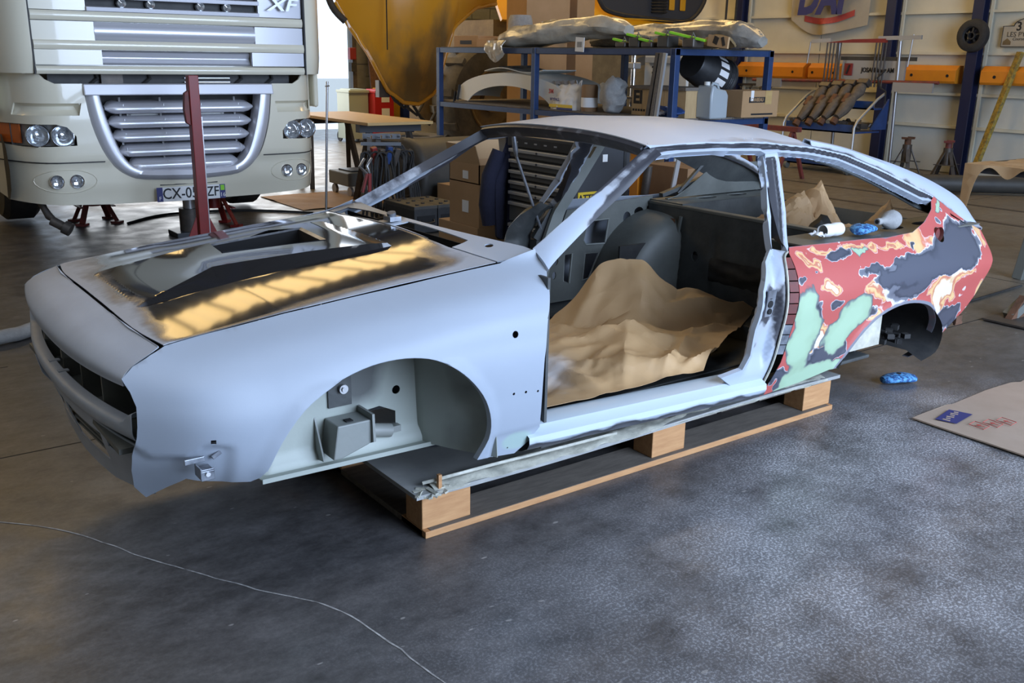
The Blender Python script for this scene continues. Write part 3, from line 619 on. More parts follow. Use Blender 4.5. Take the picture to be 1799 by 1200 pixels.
for side in (-1, 1):
    st = .014 if side < 0 else .025
    f = sidef(side)
    hi = [(1.372+(1.958-1.372)*t, .600-.108*t, .862+.289*t) for t in [i/24 for i in range(25)]]
    lo = smoothpl([(1.366, .690, .812), (1.440, .655, .842), (1.616, .603, .926), (1.789, .568, 1.013), (1.925, .545, 1.098), (1.985, .533, 1.122)], 5)[:25]; lo += [lo[-1]]*(25-len(lo))
    mb = MB(); mb.grid(lambda u, v: tuple(a+(b-a)*v+(0, side*.006*math.sin(v*PI), 0)[k] if k != 1 else side*(a+(b-a)*v+.008*math.sin(v*PI)) for k, (a, b) in enumerate(zip(hi[int(round(u*24))], lo[int(round(u*24))]))), 24, 8)
    mb.at['bare'] = [clamp(.10+.55*sst(.05, .0, abs(i % 9/8-.93)*.08)*sst(.25, .5, i//9/24)+.38*sst(.14, .0, i % 9/8)+.40*sst(.35, .7, i//9/24+.2*fbm(p[0], p[2], 2, 8))) for i, p in enumerate(mb.v)]
    mb.build('windscreen_pillar', 'pillar_paint', car, smooth=40, thick=.038)
    mb, v = skin(RT+RB, [], lambda x, z: (x, side*(S(x, z)-.010*sst(.006, .014, pld((x, z), RT, False))*sst(.006, .012, pld((x, z), RB, False))), z), .0065 if side < 0 else .02, flip=side > 0)
    bv = []
    for p in mb.v:
        a, b = pld((p[0], p[2]), RT, False), pld((p[0], p[2]), RB, False); t = a/(a+b+1e-6)
        bv.append(clamp(.1+.75*sst(.10, .26, t)*sst(.80, .62, t)-.28*sst(.40, .47, t)*sst(.58, .50, t)))
    mb.at['bare'] = bv
    mb.build('roof_rail', 'pillar_paint', car, smooth=40, thick=.03)
    mb, v = skin(BPOST, [], lambda x, z: (x, side*(S(x, z)-.004-.014*sst(.012, .022, pld((x, z), BF, False))*sst(.012, .022, pld((x, z), BR, False))), z), .007 if side < 0 else .02, flip=side > 0)
    mb.at['bare'] = [clamp(.12+.75*sst(.010, .022, min(pld((p[0], p[2]), BF, False), pld((p[0], p[2]), BR, False)))) for p in mb.v]
    mb.build('door_pillar', 'pillar_paint', car, smooth=40, thick=.03)
    # lower door post: recessed jamb with a welded seam at its rear edge
    def jf(x, z, side=side):
        d = min(pld((x, z), bpl, False), pld((x, z), JR, False))
        return (x, side*(S(x, z)-.012-.030*sst(.012, .035, d)*sst(.30, .40, z)), z)
    mb, v = skin(bpl+JR, [], jf, .013 if side < 0 else .03, flip=side > 0)
    mb.at['bare'] = [clamp(.12+.62*sst(.01, .05, pld((p[0], p[2]), bpl, False))*sst(.34, .44, p[2]+.04*fbm(p[0], p[2], 5, 12))*(.55+.9*fbm(p[0]*2, p[2], 9, 6))) for p in mb.v]
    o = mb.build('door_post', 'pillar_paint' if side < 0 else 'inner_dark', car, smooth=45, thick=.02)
    if side < 0:
        sm = MB(); sm.tube([(x, side*(S(x, z)-.004), z) for x, z in smoothpl(JR[1:], 6)], .0045, 6); sm.build('weld_seam', 'film', o)
        hb_ = MB(); hb_.box((2.352, -.763, .585), (.045, .006, .10), rx=.1); hb_.build('latch_plate', 'steel_bare', o)
        h2 = MB()
        for z in (.612, .583, .555): h2.cyl((2.35, -.768, z), (2.35, -.760, z), .011 if z != .583 else .014, n=12)
        h2.build('latch_hole', 'hole_black', o)
    # sill: swept section
    pr = [(.64, .250, .250), (.66, .345, .30), (.69, .352, .303), (.742, .336, .296), (.752, .325, .288), (.776, .313, .274), (.778, .292, .254), (.766, .272, .228), (.735, .255, .212), (.66, .245, .205)]
    mb = MB(); NS = 40
    for i in range(NS+1):
        t = i/NS; x = 1.24+(2.36-1.24)*t
        for y, z0, z1 in pr: mb.v.append((x, side*y, z0+(z1-z0)*t))
    w_ = len(pr); mb.f = [(i*w_+j, (i+1)*w_+j, (i+1)*w_+j+1, i*w_+j+1) for i in range(NS) for j in range(w_-1)]
    mb.at['bare'] = [clamp((.1 if j < 6 else .45 if j < 7 else .74)+.25*fbm(2*(i/NS), j*.1, 3, 4)) for i in range(NS+1) for j in range(w_)]
    mb.build('sill', 'sill_paint' if 'sill_paint' in M else M.setdefault('sill_paint', (lambda m: (setc(m, attr_ramp(m, 'bare', [(.30, (.50, .58, .64)), (.45, (.42, .48, .54)), (.58, (.05, .052, .06)), (.80, (.12, .125, .14))], .35, 14, (.5, 2, 2))), m)[1])(mat('sill_paint', (.5, .58, .64), .35))), car, smooth=30)
def yr(x): return S(x, itp(x, [p[0] for p in RT], [p[1] for p in RT]))
def roofz(x, y):
    z0 = itp(x, [p[0] for p in RT], [p[1] for p in RT]); cr = itp(x, [1.93, 2.0, 2.15, 2.5, 2.8], [.034, .045, .060, .060, .066])
    return z0+cr*(1-abs(clamp(y/yr(x), -1, 1))**2.6)
RO = [(1.932, y) for y in [-.48+.12*i for i in range(9)]]
RO = [(1.932+.0*abs(y), y) for y in (-.505, -.4, -.2, 0, .2, .4, .505)]+[(x, yr(x)) for x in (2.0, 2.2, 2.4, 2.6, 2.8, 2.86)]+[(2.80, .40), (2.80, 0), (2.80, -.40)]+[(x, -yr(x)) for x in (2.86, 2.8, 2.6, 2.4, 2.2, 2.0)]
mb, v = skin(RO, [], lambda x, y: (x, y, roofz(x, y)), .03)
M['roof_primer'] = mat('roof_primer', (.40, .45, .53), .36, 0, (.45, .50, .57), 5, .8, .02, 300)
c1 = attr_ramp(M['roof_primer'], 'bare', [(.45, (.50, .55, .63)), (.62, (.26, .28, .32)), (.8, (.12, .13, .15))], .5, 13, (.6, 1.4, 1))
setc(M['roof_primer'], c1)
mb.at['bare'] = [clamp(.06+.50*sst(.09, .03, min(abs(p[1]+yr(p[0])), abs(p[1]-yr(p[0]))))*sst(2.1, 2.3, p[0])+.25*sst(.02, 0, p[0]-1.93)) for p in mb.v]
mb.build('roof_panel', 'roof_primer', car, smooth=40, thick=.004)
hd = MB().grid(lambda u, v: (1.935+.045*v, -.49+.98*u, roofz(1.935, -.49+.98*u)-.004-.030*v-.012*math.sin(v*PI)), 30, 4)
hd.at['bare'] = [.55]*len(hd.v); hd.build('windscreen_header', 'pillar_paint', car, smooth=40, thick=.02)
MB().grid(lambda u, v: (2.74+.06*v, -.47+.94*u, roofz(2.74+.06*v, -.47+.94*u)-.02-.02*v), 20, 3).build('tailgate_header', 'inner_dark', car, smooth=40, thick=.015)
# rear pillars: strip between the rail and the tailgate opening
PO = [(2.823, 1.112), (3.02, 1.076), (3.22, 1.013), (3.445, .93), (3.604, .872), (3.717, .812), (3.855, .746), (3.965, .700)]
PI_ = [(2.82, .485, 1.143), (3.02, .520, 1.106), (3.22, .530, 1.058), (3.44, .535, 1.004), (3.70, .545, .925), (3.90, .575, .835), (3.975, .62, .740), (3.985, .66, .700)]
for side in (-1, 1):
    out = smoothpl([(x, S(x, z), z) for x, z in PO], 5); inn = smoothpl(PI_, 5); mb = MB()
    for a, b in zip(out, inn):
        m1 = tuple((p+q)/2 for p, q in zip(a, b)); m1 = (m1[0], m1[1]+.006, m1[2]+.008)
        for p in (a, (a[0], a[1]-.012, a[2]+.004), m1, b, (b[0]-.005, b[1]-.012, b[2]-.03), (b[0]-.02, b[1]-.03, b[2]-.035)): mb.v.append((p[0], side*p[1], p[2]))
    mb.f = [(i*6+j, (i+1)*6+j, (i+1)*6+j+1, i*6+j+1) for i in range(len(out)-1) for j in range(5)]
    mb.at['bare'] = [(.62, .5, .16, .30, .6, .8)[i % 6] for i in range(len(mb.v))]
    mb.build('rear_pillar', 'pillar_paint', car, smooth=45, thick=.004)
# rear quarter panels with sanded-through layers of old paint
QW_B = [(2.505, .770), (2.727, .763), (2.964, .757), (3.131, .749), (3.311, .753), (3.424, .782), (3.531, .827), (3.562, .858)]
TAIL = [(3.604, .872), (3.717, .812), (3.855, .746), (3.978, .694), (3.969, .609), (3.960, .568), (3.915, .5), (3.87, .414), (3.809, .334), (3.709, .248), (3.53, .181), (3.417, .179)]
RARCH = [(3.417, .179), (3.523, .202), (3.559, .257), (3.549, .322), (3.50, .375), (3.44, .420), (3.347, .455), (3.216, .477), (3.10, .472), (2.99, .440), (2.90, .375), (2.805, .253)]
QL = [(2.371, .212), (2.40, .265), (2.433, .345), (2.449, .453), (2.475, .639), (2.481, .673), (2.488, .750)]
ra = smoothpl(RARCH, 3)
QUART = QW_B+TAIL[:-1]+ra+[(2.60, .226)]+QL
def quart_map(side):
    def f(x, z):
        y = S(x, z); d = pld((x, z), ra, False); y += .010*sst(.035, .0, d)
        return (x, side*y, z)
    return f
m = mat('sanded_quarter', (.45, .1, .1), .42)
def layer(L, p):
    s = 0
    for x, z, ux, uz, vx, vz, a in L:
        if a <= 0: continue
        dx, dz = p[0]-x, p[1]-z; det = ux*vz-uz*vx
        if abs(det) < 1e-9: continue
        q1, q2 = (dx*vz-dz*vx)/det, (ux*dz-uz*dx)/det
        r = q1*q1+q2*q2
        if r < 12: s += a*math.exp(-r*.9)
    return s
yel = attr_ramp(m, 'yellow', [(.0, (.46, .095, .085)), (.30, (.47, .10, .085)), (.335, (.70, .52, .48)), (.37, (.58, .18, .10)), (.42, (.68, .42, .20)), (.52, (.72, .50, .24)), (.58, (.60, .25, .12)), (.66, (.50, .17, .12)), (.76, (.66, .46, .26)), (.86, (.74, .68, .60))], .30, 15)
M_D = attr_ramp(m, 'dark', [(.0, (0, 0, 0)), (.395, (0, 0, 0)), (.40, (1, 1, 1))], .26, 13)
dk = attr_ramp(m, 'dark', [(.40, (.66, .55, .55)), (.435, (.62, .58, .60)), (.455, (.17, .18, .21)), (.56, (.12, .125, .155)), (.60, (.045, .05, .068)), (.85, (.075, .08, .105))], .26, 13)
M_M = attr_ramp(m, 'mint', [(.0, (0, 0, 0)), (.40, (0, 0, 0)), (.43, (1, 1, 1))], .16, 8)
mi = attr_ramp(m, 'mint', [(.40, (.06, .06, .07)), (.46, (.16, .19, .19)), (.53, (.33, .46, .31)), (.8, (.37, .52, .36))], .16, 8)
base = mixc(m, M_D, yel, dk); base = mixc(m, M_M, base, mi)
edge = attr_ramp(m, 'edge', [(.35, (0, 0, 0)), (.6, (1, 1, 1))], .5, 22)
base = mixc(m, edge, base, (.20, .21, .25)); setc(m, base); M['sanded_quarter'] = m
for side in (-1, 1):
    f = quart_map(side)
    near = side < 0
    mb, v = skin(QUART, ([circ(3.502, .727, .034, 20, .030), [(3.70, .797), (3.845, .735), (3.85, .727), (3.70, .785)], [(2.985, .655), (3.02, .653), (3.02, .643), (2.985, .645)]][:2] if near else []), f, .009 if near else .035, lines=[[(2.50, .608), (3.93, .569)]], flip=not near)
    if near:
        at = {'dark': [], 'yellow': [], 'mint': [], 'edge': []}
        for p in v:
            q = (p[0]+.034*fbm(p[0], p[1], 0, 9)+.010*fbm(p[0], p[1], 2, 30), p[1]+.028*fbm(p[0], p[1], 7, 9)+.010*fbm(p[0], p[1], 4, 30))
            n1 = fbm(p[0], p[1], 3, 7)
            at['dark'].append(clamp(layer(DARK, q)*.88+.07*n1+.40*sst(.26, .52, fbm(p[0], p[1], 17, 4.6))+.9*sst(.285, .24, p[1]+.03*n1)*sst(2.75, 2.6, p[0])*sst(.0, .2, fbm(p[0], p[1], 5, 9)+.12))); at['yellow'].append(clamp(layer(YELL, q)*.80+.14*n1+.06+.36*sst(.18, .45, fbm(p[0], p[1], 21, 5.0)))); at['mint'].append(clamp(layer(MINT, q)*.70+.07*n1))
            at['edge'].append(clamp(.8*sst(.022, .003, pld(p, ra, False))+.5*sst(.010, 0, pld(p, QW_B, False))+.75*sst(.27, .20, p[1])*sst(2.66, 2.5, p[0])*0))
        for k_ in at: mb.at[k_] = at[k_][:]
    edge_flange(mb, ra, f, lambda p: (0, -side, 0), .03)
    for k_ in list(mb.at): mb.at[k_] += [.6 if k_ == 'edge' else 0]*(len(mb.v)-len(mb.at[k_]))
    o = mb.build('quarter_panel', 'sanded_quarter' if near else 'primer', car, smooth=30, thick=.002)
    if near:
        o['label'] = 'rear quarter sanded through red, black, yellow and mint green layers'
        MB().lathe([(.034, 0), (.030, .006), (.028, .02), (.0, .02)], (0, 0, 0), 'Y', 20)
        fc = MB(); fc.v = []; p0 = Vector(f(3.502, .727))
        fc.lathe([(.033, -.001), (.031, .006), (.029, .014), (.0, .015)], p0, 'Y', 20); fc.build('filler_recess', 'red_dirty', o, smooth=40)
        ob = MB(); ob.lathe([(.017, -.002), (.012, -.003), (0, -.003)], tuple(Vector(f(3.0, .648))), 'Y', 14)
        # folded tabs down the door shut
        for i in range(9):
            z0, z1 = .38+i*.040, .38+i*.040+.036
            A = [(itp(z, [.345, .453, .639, .75], [2.430, 2.447, 2.473, 2.486])-e, z) for z in (z0, z1) for e in (.001, .032)]
            tb = MB(); tb.add([(x, -(S(x, z)-(.001 if j % 2 == 0 else .017)), z) for j, (x, z) in enumerate(A)], [(0, 1, 3, 2)])
            tb.build('folded_tab', 'red_dirty' if i > 2 else 'steel_bare', o, thick=.002)
    # arch liner and inner wheel housing
    wl = MB()
    for p in ra:
        for y in (.775, .70, .46): wl.v.append((p[0], side*y, p[1]+(.03 if y < .77 else 0)))
    n_ = len(ra); wl.f = [(i*3+j, (i+1)*3+j, (i+1)*3+j+1, i*3+j+1) for i in range(n_-1) for j in range(2)]
    wl.b2(2.72, 3.62, side*.45, side*.46, .18, .56)
    wl.build('wheel_housing', 'rubber', car, smooth=60)
tp = MB()
for x, z in [(3.978, .694), (3.969, .609), (3.960, .568), (3.915, .5), (3.87, .414), (3.809, .334), (3.709, .248)]:
    for s in (-1, -.5, 0, .5, 1): tp.v.append((x+.02*(1-s*s), s*S(x, z), z))
tp.f = [(i*5+j, (i+1)*5+j, (i+1)*5+j+1, i*5+j+1) for i in range(6) for j in range(4)]
tp.build('tail_panel', 'inner_mid', car, smooth=30, thick=.003)
MB().box((3.80, -.70, .30), (.05, .03, .035)).box((3.82, -.70, .275), (.06, .012, .012)).build('rear_bracket', 'rust', car)
MB().b2(2.98, 3.19, -.70, -.69, .275, .415).build('inner_sill_plate', 'film', car)
rg = MB()
for i in range(14): rg.box((3.30+.16*random.random(), -.60-.1*random.random(), .25+.05*random.random()), (.03, .03, .02), rz=random.random()*3)
tag(rg.build('dirt_lumps', 'rubber', car), kind='stuff')
# cabin interior seen through the openings: far inner quarter with holes, wheel house, seat bulkhead, boot
IQ = [(2.42, .262), (2.46, .42), (2.50, .58), (2.56, .72), (3.14, .755), (3.14, .262)]
IH = [[(2.70, .655), (2.838, .655), (2.822, .53), (2.69, .535), (2.672, .56)], [(2.552, .498), (2.603, .50), (2.590, .349), (2.548, .365)], [(2.688, .49), (2.782, .487), (2.722, .358), (2.675, .355)], circ(2.962, .652, .026, 12, .030), circ(3.045, .675, .033, 12, .025), [(3.10, .70), (3.135, .70), (3.135, .672), (3.10, .672)], circ(2.50, .47, .014, 8, .02), circ(2.49, .40, .013, 8, .02)]
for side in (1, -1):
    mb, v = skin(IQ, IH if side > 0 else [], lambda x, z: (x, side*.675, z), .03)
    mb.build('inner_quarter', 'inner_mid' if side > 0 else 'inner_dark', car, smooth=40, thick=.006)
for h in IH[:3]:
    mb = MB(); c0 = (sum(p[0] for p in h)/len(h), sum(p[1] for p in h)/len(h))
    mb.tube([(p[0], .672, p[1]) for p in h], .006, 6, closed=True); mb.build('hole_rim', 'inner_grey', car, smooth=60)
# far door pillar inner face
FB = [(2.415, .30), (2.44, .55), (2.50, .70), (2.585, .90), (2.66, 1.085), (2.74, 1.085), (2.66, .90), (2.58, .72), (2.52, .55), (2.50, .30)]
mb, v = skin(FB, [[(2.625, .985), (2.645, .985), (2.668, 1.04), (2.648, 1.04)]], lambda x, z: (x-.03, .69 if z < .72 else .69-(z-.72)*.36, z), .03); mb.build('inner_door_pillar', 'inner_grey', car, smooth=40, thick=.02)
MB().bar((2.40, .72, .29), (2.41, .72, .58), .03, .05).bar((2.41, .72, .58), (2.50, .705, .72), .03, .05).build('far_door_post', 'inner_dark', car)
def dome(u, v):
    th = math.radians(195-150*u); pr = [(.395, .670), (.392, .56), (.375, .475), (.33, .43), (.22, .405), (.0, .40)]; r, y = cat(pr, v)
    return (3.13+r*math.cos(th), y, .29+max(-.03, r*math.sin(th)))
MB().grid(dome, 30, 15).build('wheel_house', 'inner_mid', car, smooth=50)
MB().tube([(3.135, .40+.02*i, .66-.0*i) for i in range(2)], .004, 6).grid(lambda u, v: (3.085-.02*v, .445+.05*u, .665-.30*v), 2, 8).build('rust_stripe', 'rust', car)
# bulkhead behind the rear seat
BK = [(-.66, .25), (-.66, .715), (.66, .725), (.66, .25)]
mb, v = skin(BK, [circ(.303, .496, .022, 14, .024)], lambda y, z: (3.085+.03*sst(.3, .7, z)+.012*sst(.02, .0, abs(abs(y-.30)-.12))*sst(.66, .60, z), y, z), .03)
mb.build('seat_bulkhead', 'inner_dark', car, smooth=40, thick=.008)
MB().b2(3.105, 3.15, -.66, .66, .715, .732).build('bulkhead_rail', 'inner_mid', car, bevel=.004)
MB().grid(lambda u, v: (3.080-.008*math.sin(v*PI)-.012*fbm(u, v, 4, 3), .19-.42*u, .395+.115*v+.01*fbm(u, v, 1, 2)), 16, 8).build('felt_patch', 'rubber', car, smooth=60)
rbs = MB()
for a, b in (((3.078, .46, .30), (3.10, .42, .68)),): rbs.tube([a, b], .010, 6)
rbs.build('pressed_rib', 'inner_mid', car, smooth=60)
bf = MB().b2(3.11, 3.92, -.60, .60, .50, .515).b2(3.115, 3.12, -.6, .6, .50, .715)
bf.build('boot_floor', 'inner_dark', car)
for side in (1, -1):
    LD = [(3.12 if side > 0 else 2.72, side*.44), (3.92, side*.44), (3.90, side*.69), (3.12 if side > 0 else 2.72, side*.665)]
    mb, v = skin(LD, [circ(3.42, side*.55, .07, 16, .035), circ(3.66, side*.55, .07, 16, .035)], lambda x, y: (x, y, .738), .03)
    mb.build('boot_ledge', 'inner_mid', car, smooth=40, thick=.006)
    MB().b2(3.12, 3.92, side*.435, side*.445, .50, .738).build('boot_side', 'inner_dark', car)
br = MB().bar((3.15, .62, .76), (3.72, .59, .90), .03, .02).bar((3.25, .60, .765), (3.45, .56, .97), .02, .014).bar((3.58, .62, .77), (3.50, .57, .965), .02, .014)
br.build('pillar_brace', 'inner_dark', car)
MB().grid(lambda u, v: (3.16+.78*u, .60-.02*v, .745+.16*v*sst(0, .5, u)), 12, 3).build('inner_pillar_skin', 'inner_mid', car, thick=.004)
for side in (1, -1):
    pi2 = smoothpl([(2.74, side*.47, 1.13), (3.02, side*.50, 1.08), (3.22, side*.51, 1.035), (3.44, side*.515, .98), (3.70, side*.53, .90), (3.93, side*.58, .80)], 4)
    lo2 = smoothpl([(2.72, side*.50, 1.085), (2.95, side*.545, 1.03), (3.15, side*.565, .965), (3.35, side*.585, .89), (3.60, side*.60, .80), (3.90, side*.64, .745)], 4)
    MB().grid(lambda u, v: tuple(a+(b-a)*v for a, b in zip(pi2[int(round(u*20))], lo2[int(round(u*20))])), 20, 3).build('rear_pillar_lining', 'inner_dark', car, smooth=40, thick=.006)
# welded brace rod in the far door opening
br = MB(); br.tube([(2.25, .70, 1.085), (2.262, .70, 1.02), (2.268, .70, .99)], [.010, .013, .006], 8).tube([(2.268, .70, .99), (2.46, .71, .57), (2.475, .71, .40)], .0075, 8)
br.build('brace_rod', 'steel_bare', car, smooth=60)
# near front wheel well: inner apron, splash wall, spring seat
AP = [(.46, .282), (.50, .278), (.66, .275), (.90, .262), (1.06, .275), (1.06, .70), (.46, .70)]
mb, v = skin(AP, [circ(.929, .453, .014, 12), [(.80, .345), (.775, .375), (.80, .405), (.87, .412), (.925, .385), (.925, .345), (.89, .315), (.85, .325)]], lambda x, z: (x, -.505-.02*sst(.33, .29, z)+.015*sst(.02, 0, abs(x-.50-.2*(z-.4))), z), .02)
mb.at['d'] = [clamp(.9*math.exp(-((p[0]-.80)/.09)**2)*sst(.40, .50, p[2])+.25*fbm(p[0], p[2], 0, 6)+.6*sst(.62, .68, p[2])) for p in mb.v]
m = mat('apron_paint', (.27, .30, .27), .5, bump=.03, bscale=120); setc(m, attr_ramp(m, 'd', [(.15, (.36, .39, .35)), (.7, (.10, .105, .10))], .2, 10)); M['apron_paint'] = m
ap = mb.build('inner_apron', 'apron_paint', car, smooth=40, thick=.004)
MB().bar((.47, -.53, .283), (1.04, -.53, .270), .05, .004).bar((.47, -.555, .283), (1.04, -.555, .270), .004, .014).build('apron_flange', 'apron_paint', ap)
MB().b2(.36, 1.08, .50, .506, .26, .70).build('far_apron', 'inner_dark', car)
MB().b2(.45, 1.05, -.70, -.48, .655, .66).build('apron_cover', 'inner_dark', car)  # unseen plate added to keep light from leaking into the wheel well
ss = MB().prism([(.672, .31), (.688, .412), (.795, .412), (.805, .345), (.785, .335), (.70, .31)], 'Y', -.505, -.592)
ss.build('spring_seat', 'inner_grey', ap, bevel=.004)
MB().box((.735, -.565, .4135), (.022, .022, .004)).build('seat_hole', 'hole_black', ap)
MB().prism([(-.505, .30), (-.605, .345), (-.600, .43), (-.505, .43)], 'X', .795, .803).build('seat_gusset', 'inner_grey', ap)
MB().prism([(-.505, .29), (-.56, .30), (-.505, .42)], 'X', .655, .66).build('seat_gusset', 'inner_grey', ap)
pv = MB().b2(.80, .93, -.53, -.50, .325, .345).cyl((.80, -.515, .352), (.90, -.515, .33), .022, n=12); pv.build('cross_tube', 'inner_grey', ap, smooth=40)
MB().b2(.700, .775, -.512, -.502, .44, .53).build('mount_plate', 'inner_dark', ap); MB().cyl((.745, -.512, .495), (.745, -.525, .495), .014, n=14).cyl((.745, -.525, .495), (.745, -.53, .495), .008, n=10).build('mount_bolt', 'steel', ap, smooth=30)
MB().b2(.69, .77, -.512, -.502, .575, .62).build('apron_slot', 'hole_black', ap)
def splash(u, v):
    th = u; x = itp(u, [0, .15, .5, .85, 1.], [.985, .99, 1.03, 1.085, 1.10])+.02*(1-v); y = itp(u, [0, .15, .5, .85, 1.], [-.50, -.53, -.63, -.74, -.775])
    z0 = .268+.01*u; z1 = .70-.10*u*u
    zz = z0+(z1-z0)*v
    return (x-.12*sst(.62, 1., v)*(u*.6+.1), y, zz)
mb = MB().grid(splash, 16, 18); mb.at['d'] = [clamp(.22*sst(.25, .6, i//19/16)+.25*fbm(*p[:2], p[2], 8)) for i, p in enumerate(mb.v)]  # d paints shade toward the outer side, plus random tone
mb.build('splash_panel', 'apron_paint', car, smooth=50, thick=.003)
for y in (-.45, .45): MB().b2(1.45, 2.85, y-.05, y+.05, .156, .24).build('chassis_rail', 'inner_dark', car)
# ---------------------------------------------------------------- the lorry behind the body shell (built in its own coordinates: x across, -y front)
TR = thing('lorry', 'cream white lorry cab with silver slatted grille, behind the body shell', 'lorry', (1.958, 4.498, 0), rz=-.024)
def P(mb, name, m, par=None, **k): return mb.build(name, m, par or TR, world=False, **k)
def cor(u, z=0):                                            # plan curve of the front: flat centre, rounded corners
    a = abs(u); return .05*(a/1.2)**2+(.55*max(0, (a-.86)/.38)**2.4 if a > .86 else 0)
def bum(u, z): return (u, cor(u)+.035*sst(.52, .34, z)+.02*sst(.62, .66, z)*-1+.01, z)
U_OUT = [(.70, 1.205), (.69, 1.10), (.665, .92), (.61, .74), (.54, .62), (.45, .545), (.33, .508), (0, .49)]
U_IN = [(.585, 1.125), (.575, 1.05), (.535, .88), (.48, .72), (.43, .64), (.37, .600), (.28, .583), (0, .575)]
full = lambda h: [(-a, b) for a, b in h]+h[-2::-1]
uo, ui = full(smoothpl(U_OUT, 3)), full(smoothpl(U_IN, 3))
BO = [(-1.235, 1.27), (-.975, 1.275), (-.94, 1.235), (-.88, 1.205)]+uo+[(.88, 1.205), (.94, 1.235), (.975, 1.275), (1.235, 1.27), (1.235, .40), (1.19, .36), (.6, .335), (0, .33), (-.6, .335), (-1.19, .36), (-1.235, .40)]
def lamp(s): return [(s*.775, .775), (s*.775, .84), (s*.83, .905), (s*.90, .925), (s*1.225, .925), (s*1.235, .775), (s*1.1, .765)]
def pod(s): return [(s*(.865+.20*math.cos(t)), .52+.085*math.sin(t)) for t in [2*PI*i/24 for i in range(24)]]
for s in (-1, 1):
    half = [p for p in BO if p[0]*s >= -1e-6]
    cols_ = []
    mb, v = skin(half, [lamp(s), [(s*x, z) for x, z in [(.74, .985), (.72, 1.07), (1.12, 1.07), (1.14, .985)]], [(s*(.865+q), .52+.047*math.sin(t)) if False else (s*.865+s*q+.047*math.cos(t), .52+.047*math.sin(t)) for q in (-.065,) for t in [2*PI*i/14 for i in range(14)]], [(s*.865+s*.065+.047*math.cos(t), .52+.047*math.sin(t)) for t in [2*PI*i/14 for i in range(14)]]], lambda u, z: bum(u, z), .045, lines=[[(s*.60, .655), (s*1.23, .655)]])
    P(mb, 'bumper', 'truck_white', smooth=35, thick=.012)
    sm = MB(); sm.tube([bum(s*(.6+.063*i), .655) for i in range(11)], .006, 4); P(sm, 'bumper_seam', 'truck_dark')
    # recessed handle groove above each lamp
    gv = [(s*x, z) for x, z in [(.73, .98), (.71, 1.075), (1.13, 1.075), (1.15, .98)]]
    mb, v = skin(gv, [], lambda u, z: (u, cor(u)+.012+.05*sst(0, .03, pld((u, z), gv)), z), .03); P(mb, 'handle_recess', 'truck_white', smooth=40)
    # head lamp
    hb = MB(); lp = lamp(s)
    mb, v = skin(lp, [], lambda u, z: (u, cor(u)+.075, z), .05); h = P(mb, 'headlamp', 'alu')
    for u, r in ((.862, .076), (1.015, .076)):
        c0 = (s*u, cor(u)+.045, .845)
        P(MB().lathe([(r, -.045), (r*.93, -.02), (r*.55, .012), (r*.22, .02), (.016, -.01), (0, -.012)], c0, 'Y', 20), 'reflector', 'glass_lamp', h, smooth=50)
        P(MB().lathe([(r+.006, -.048), (r, -.052), (r-.004, -.044)], c0, 'Y', 20), 'reflector_ring', 'chrome', h, smooth=50)
    mb, v = skin([(s*1.105, .785), (s*1.105, .92), (s*1.222, .92), (s*1.230, .785)], [], lambda u, z: (u, cor(u)+.030, z), .03); P(mb, 'indicator', 'amber', h, smooth=40, thick=.012)
    for q in (-.065, .065):
        c0 = (s*(.865+q), cor(.865+q)+.02, .52)
        f = P(MB().lathe([(.050, -.012), (.046, -.018), (.042, -.008), (.036, .012), (.014, .02), (0, .018)], c0, 'Y', 18), 'fog_lamp', 'glass_lamp', smooth=50)
        P(MB().lathe([(.051, -.010), (.049, -.020), (.043, -.018), (.043, -.008)], c0, 'Y', 18), 'lamp_rim', 'chrome', f, smooth=50)
    P(MB().tube([bum(p[0], p[1]) for p in pod(s)], .004, 4, closed=True), 'fog_lamp_surround', 'truck_white')
    P(MB().box((s*.90, cor(.9)+.005, .70), (.04, .012, .035)), 'towing_cover', 'truck_white', bevel=.003)
# silver surround
pl_o, pl_i = uo, ui
mb = MB(); n = len(pl_o)
for a, b in zip(pl_o, pl_i):
    for t, d in ((0, .012), (.12, -.018), (.5, -.035), (.88, -.022), (1, .01), (1.0, .11)):
        u, z = a[0]+(b[0]-a[0])*t, a[1]+(b[1]-a[1])*t; mb.v.append((u, cor(u)+d, z))
mb.f = [(i*6+j, (i+1)*6+j, (i+1)*6+j+1, i*6+j+1) for i in range(n-1) for j in range(5)]
P(mb, 'grille_surround', 'truck_silver', smooth=50)
P(MB().prism([(-.035, 1.125), (-.015, 1.205), (.10, 1.205), (.10, 1.125)], 'X', -.70, .70), 'grille_top_rail', 'truck_silver', bevel=.008)
P(MB().b2(-.60, .60, .26, .28, .5, 1.2), 'radiator', 'truck_dark')
for z, hw in ((1.03, .555), (.925, .535), (.823, .512), (.716, .475), (.612, .415)):
    def sl(u, v, z=z, hw=hw):
        x = (u*2-1)*hw; e = sst(1.0, .90, abs(u*2-1)); d = cat([(.12, .054), (.02, .040), (-.020, .008), (-.020, -.024), (.02, -.042), (.10, -.036)], v)
        return (x, .045+d[0]*(.3+.7*e)+.02*(1-e), z+d[1]*(.25+.75*e))
    s_ = P(MB().grid(sl, 30, 10), 'grille_slat', 'truck_silver', smooth=60)
    for x in (-.43, -.14, .14, .43):
        if abs(x) < hw: P(MB().b2(x-.002, x+.002, .030, .036, z-.03, z+.03).cyl((x-.01, .10, z+.045), (x-.01, .10, z+.075), .009, n=8), 'slat_clip', 'alu', s_)
for x in (-.27, .22): P(MB().b2(x-.11, x+.11, .12, .13, .965, .985).b2(x-.12, x-.09, .12, .13, .94, .985).b2(x+.09, x+.12, .12, .13, .94, .985), 'grille_bracket', 'white_plastic')
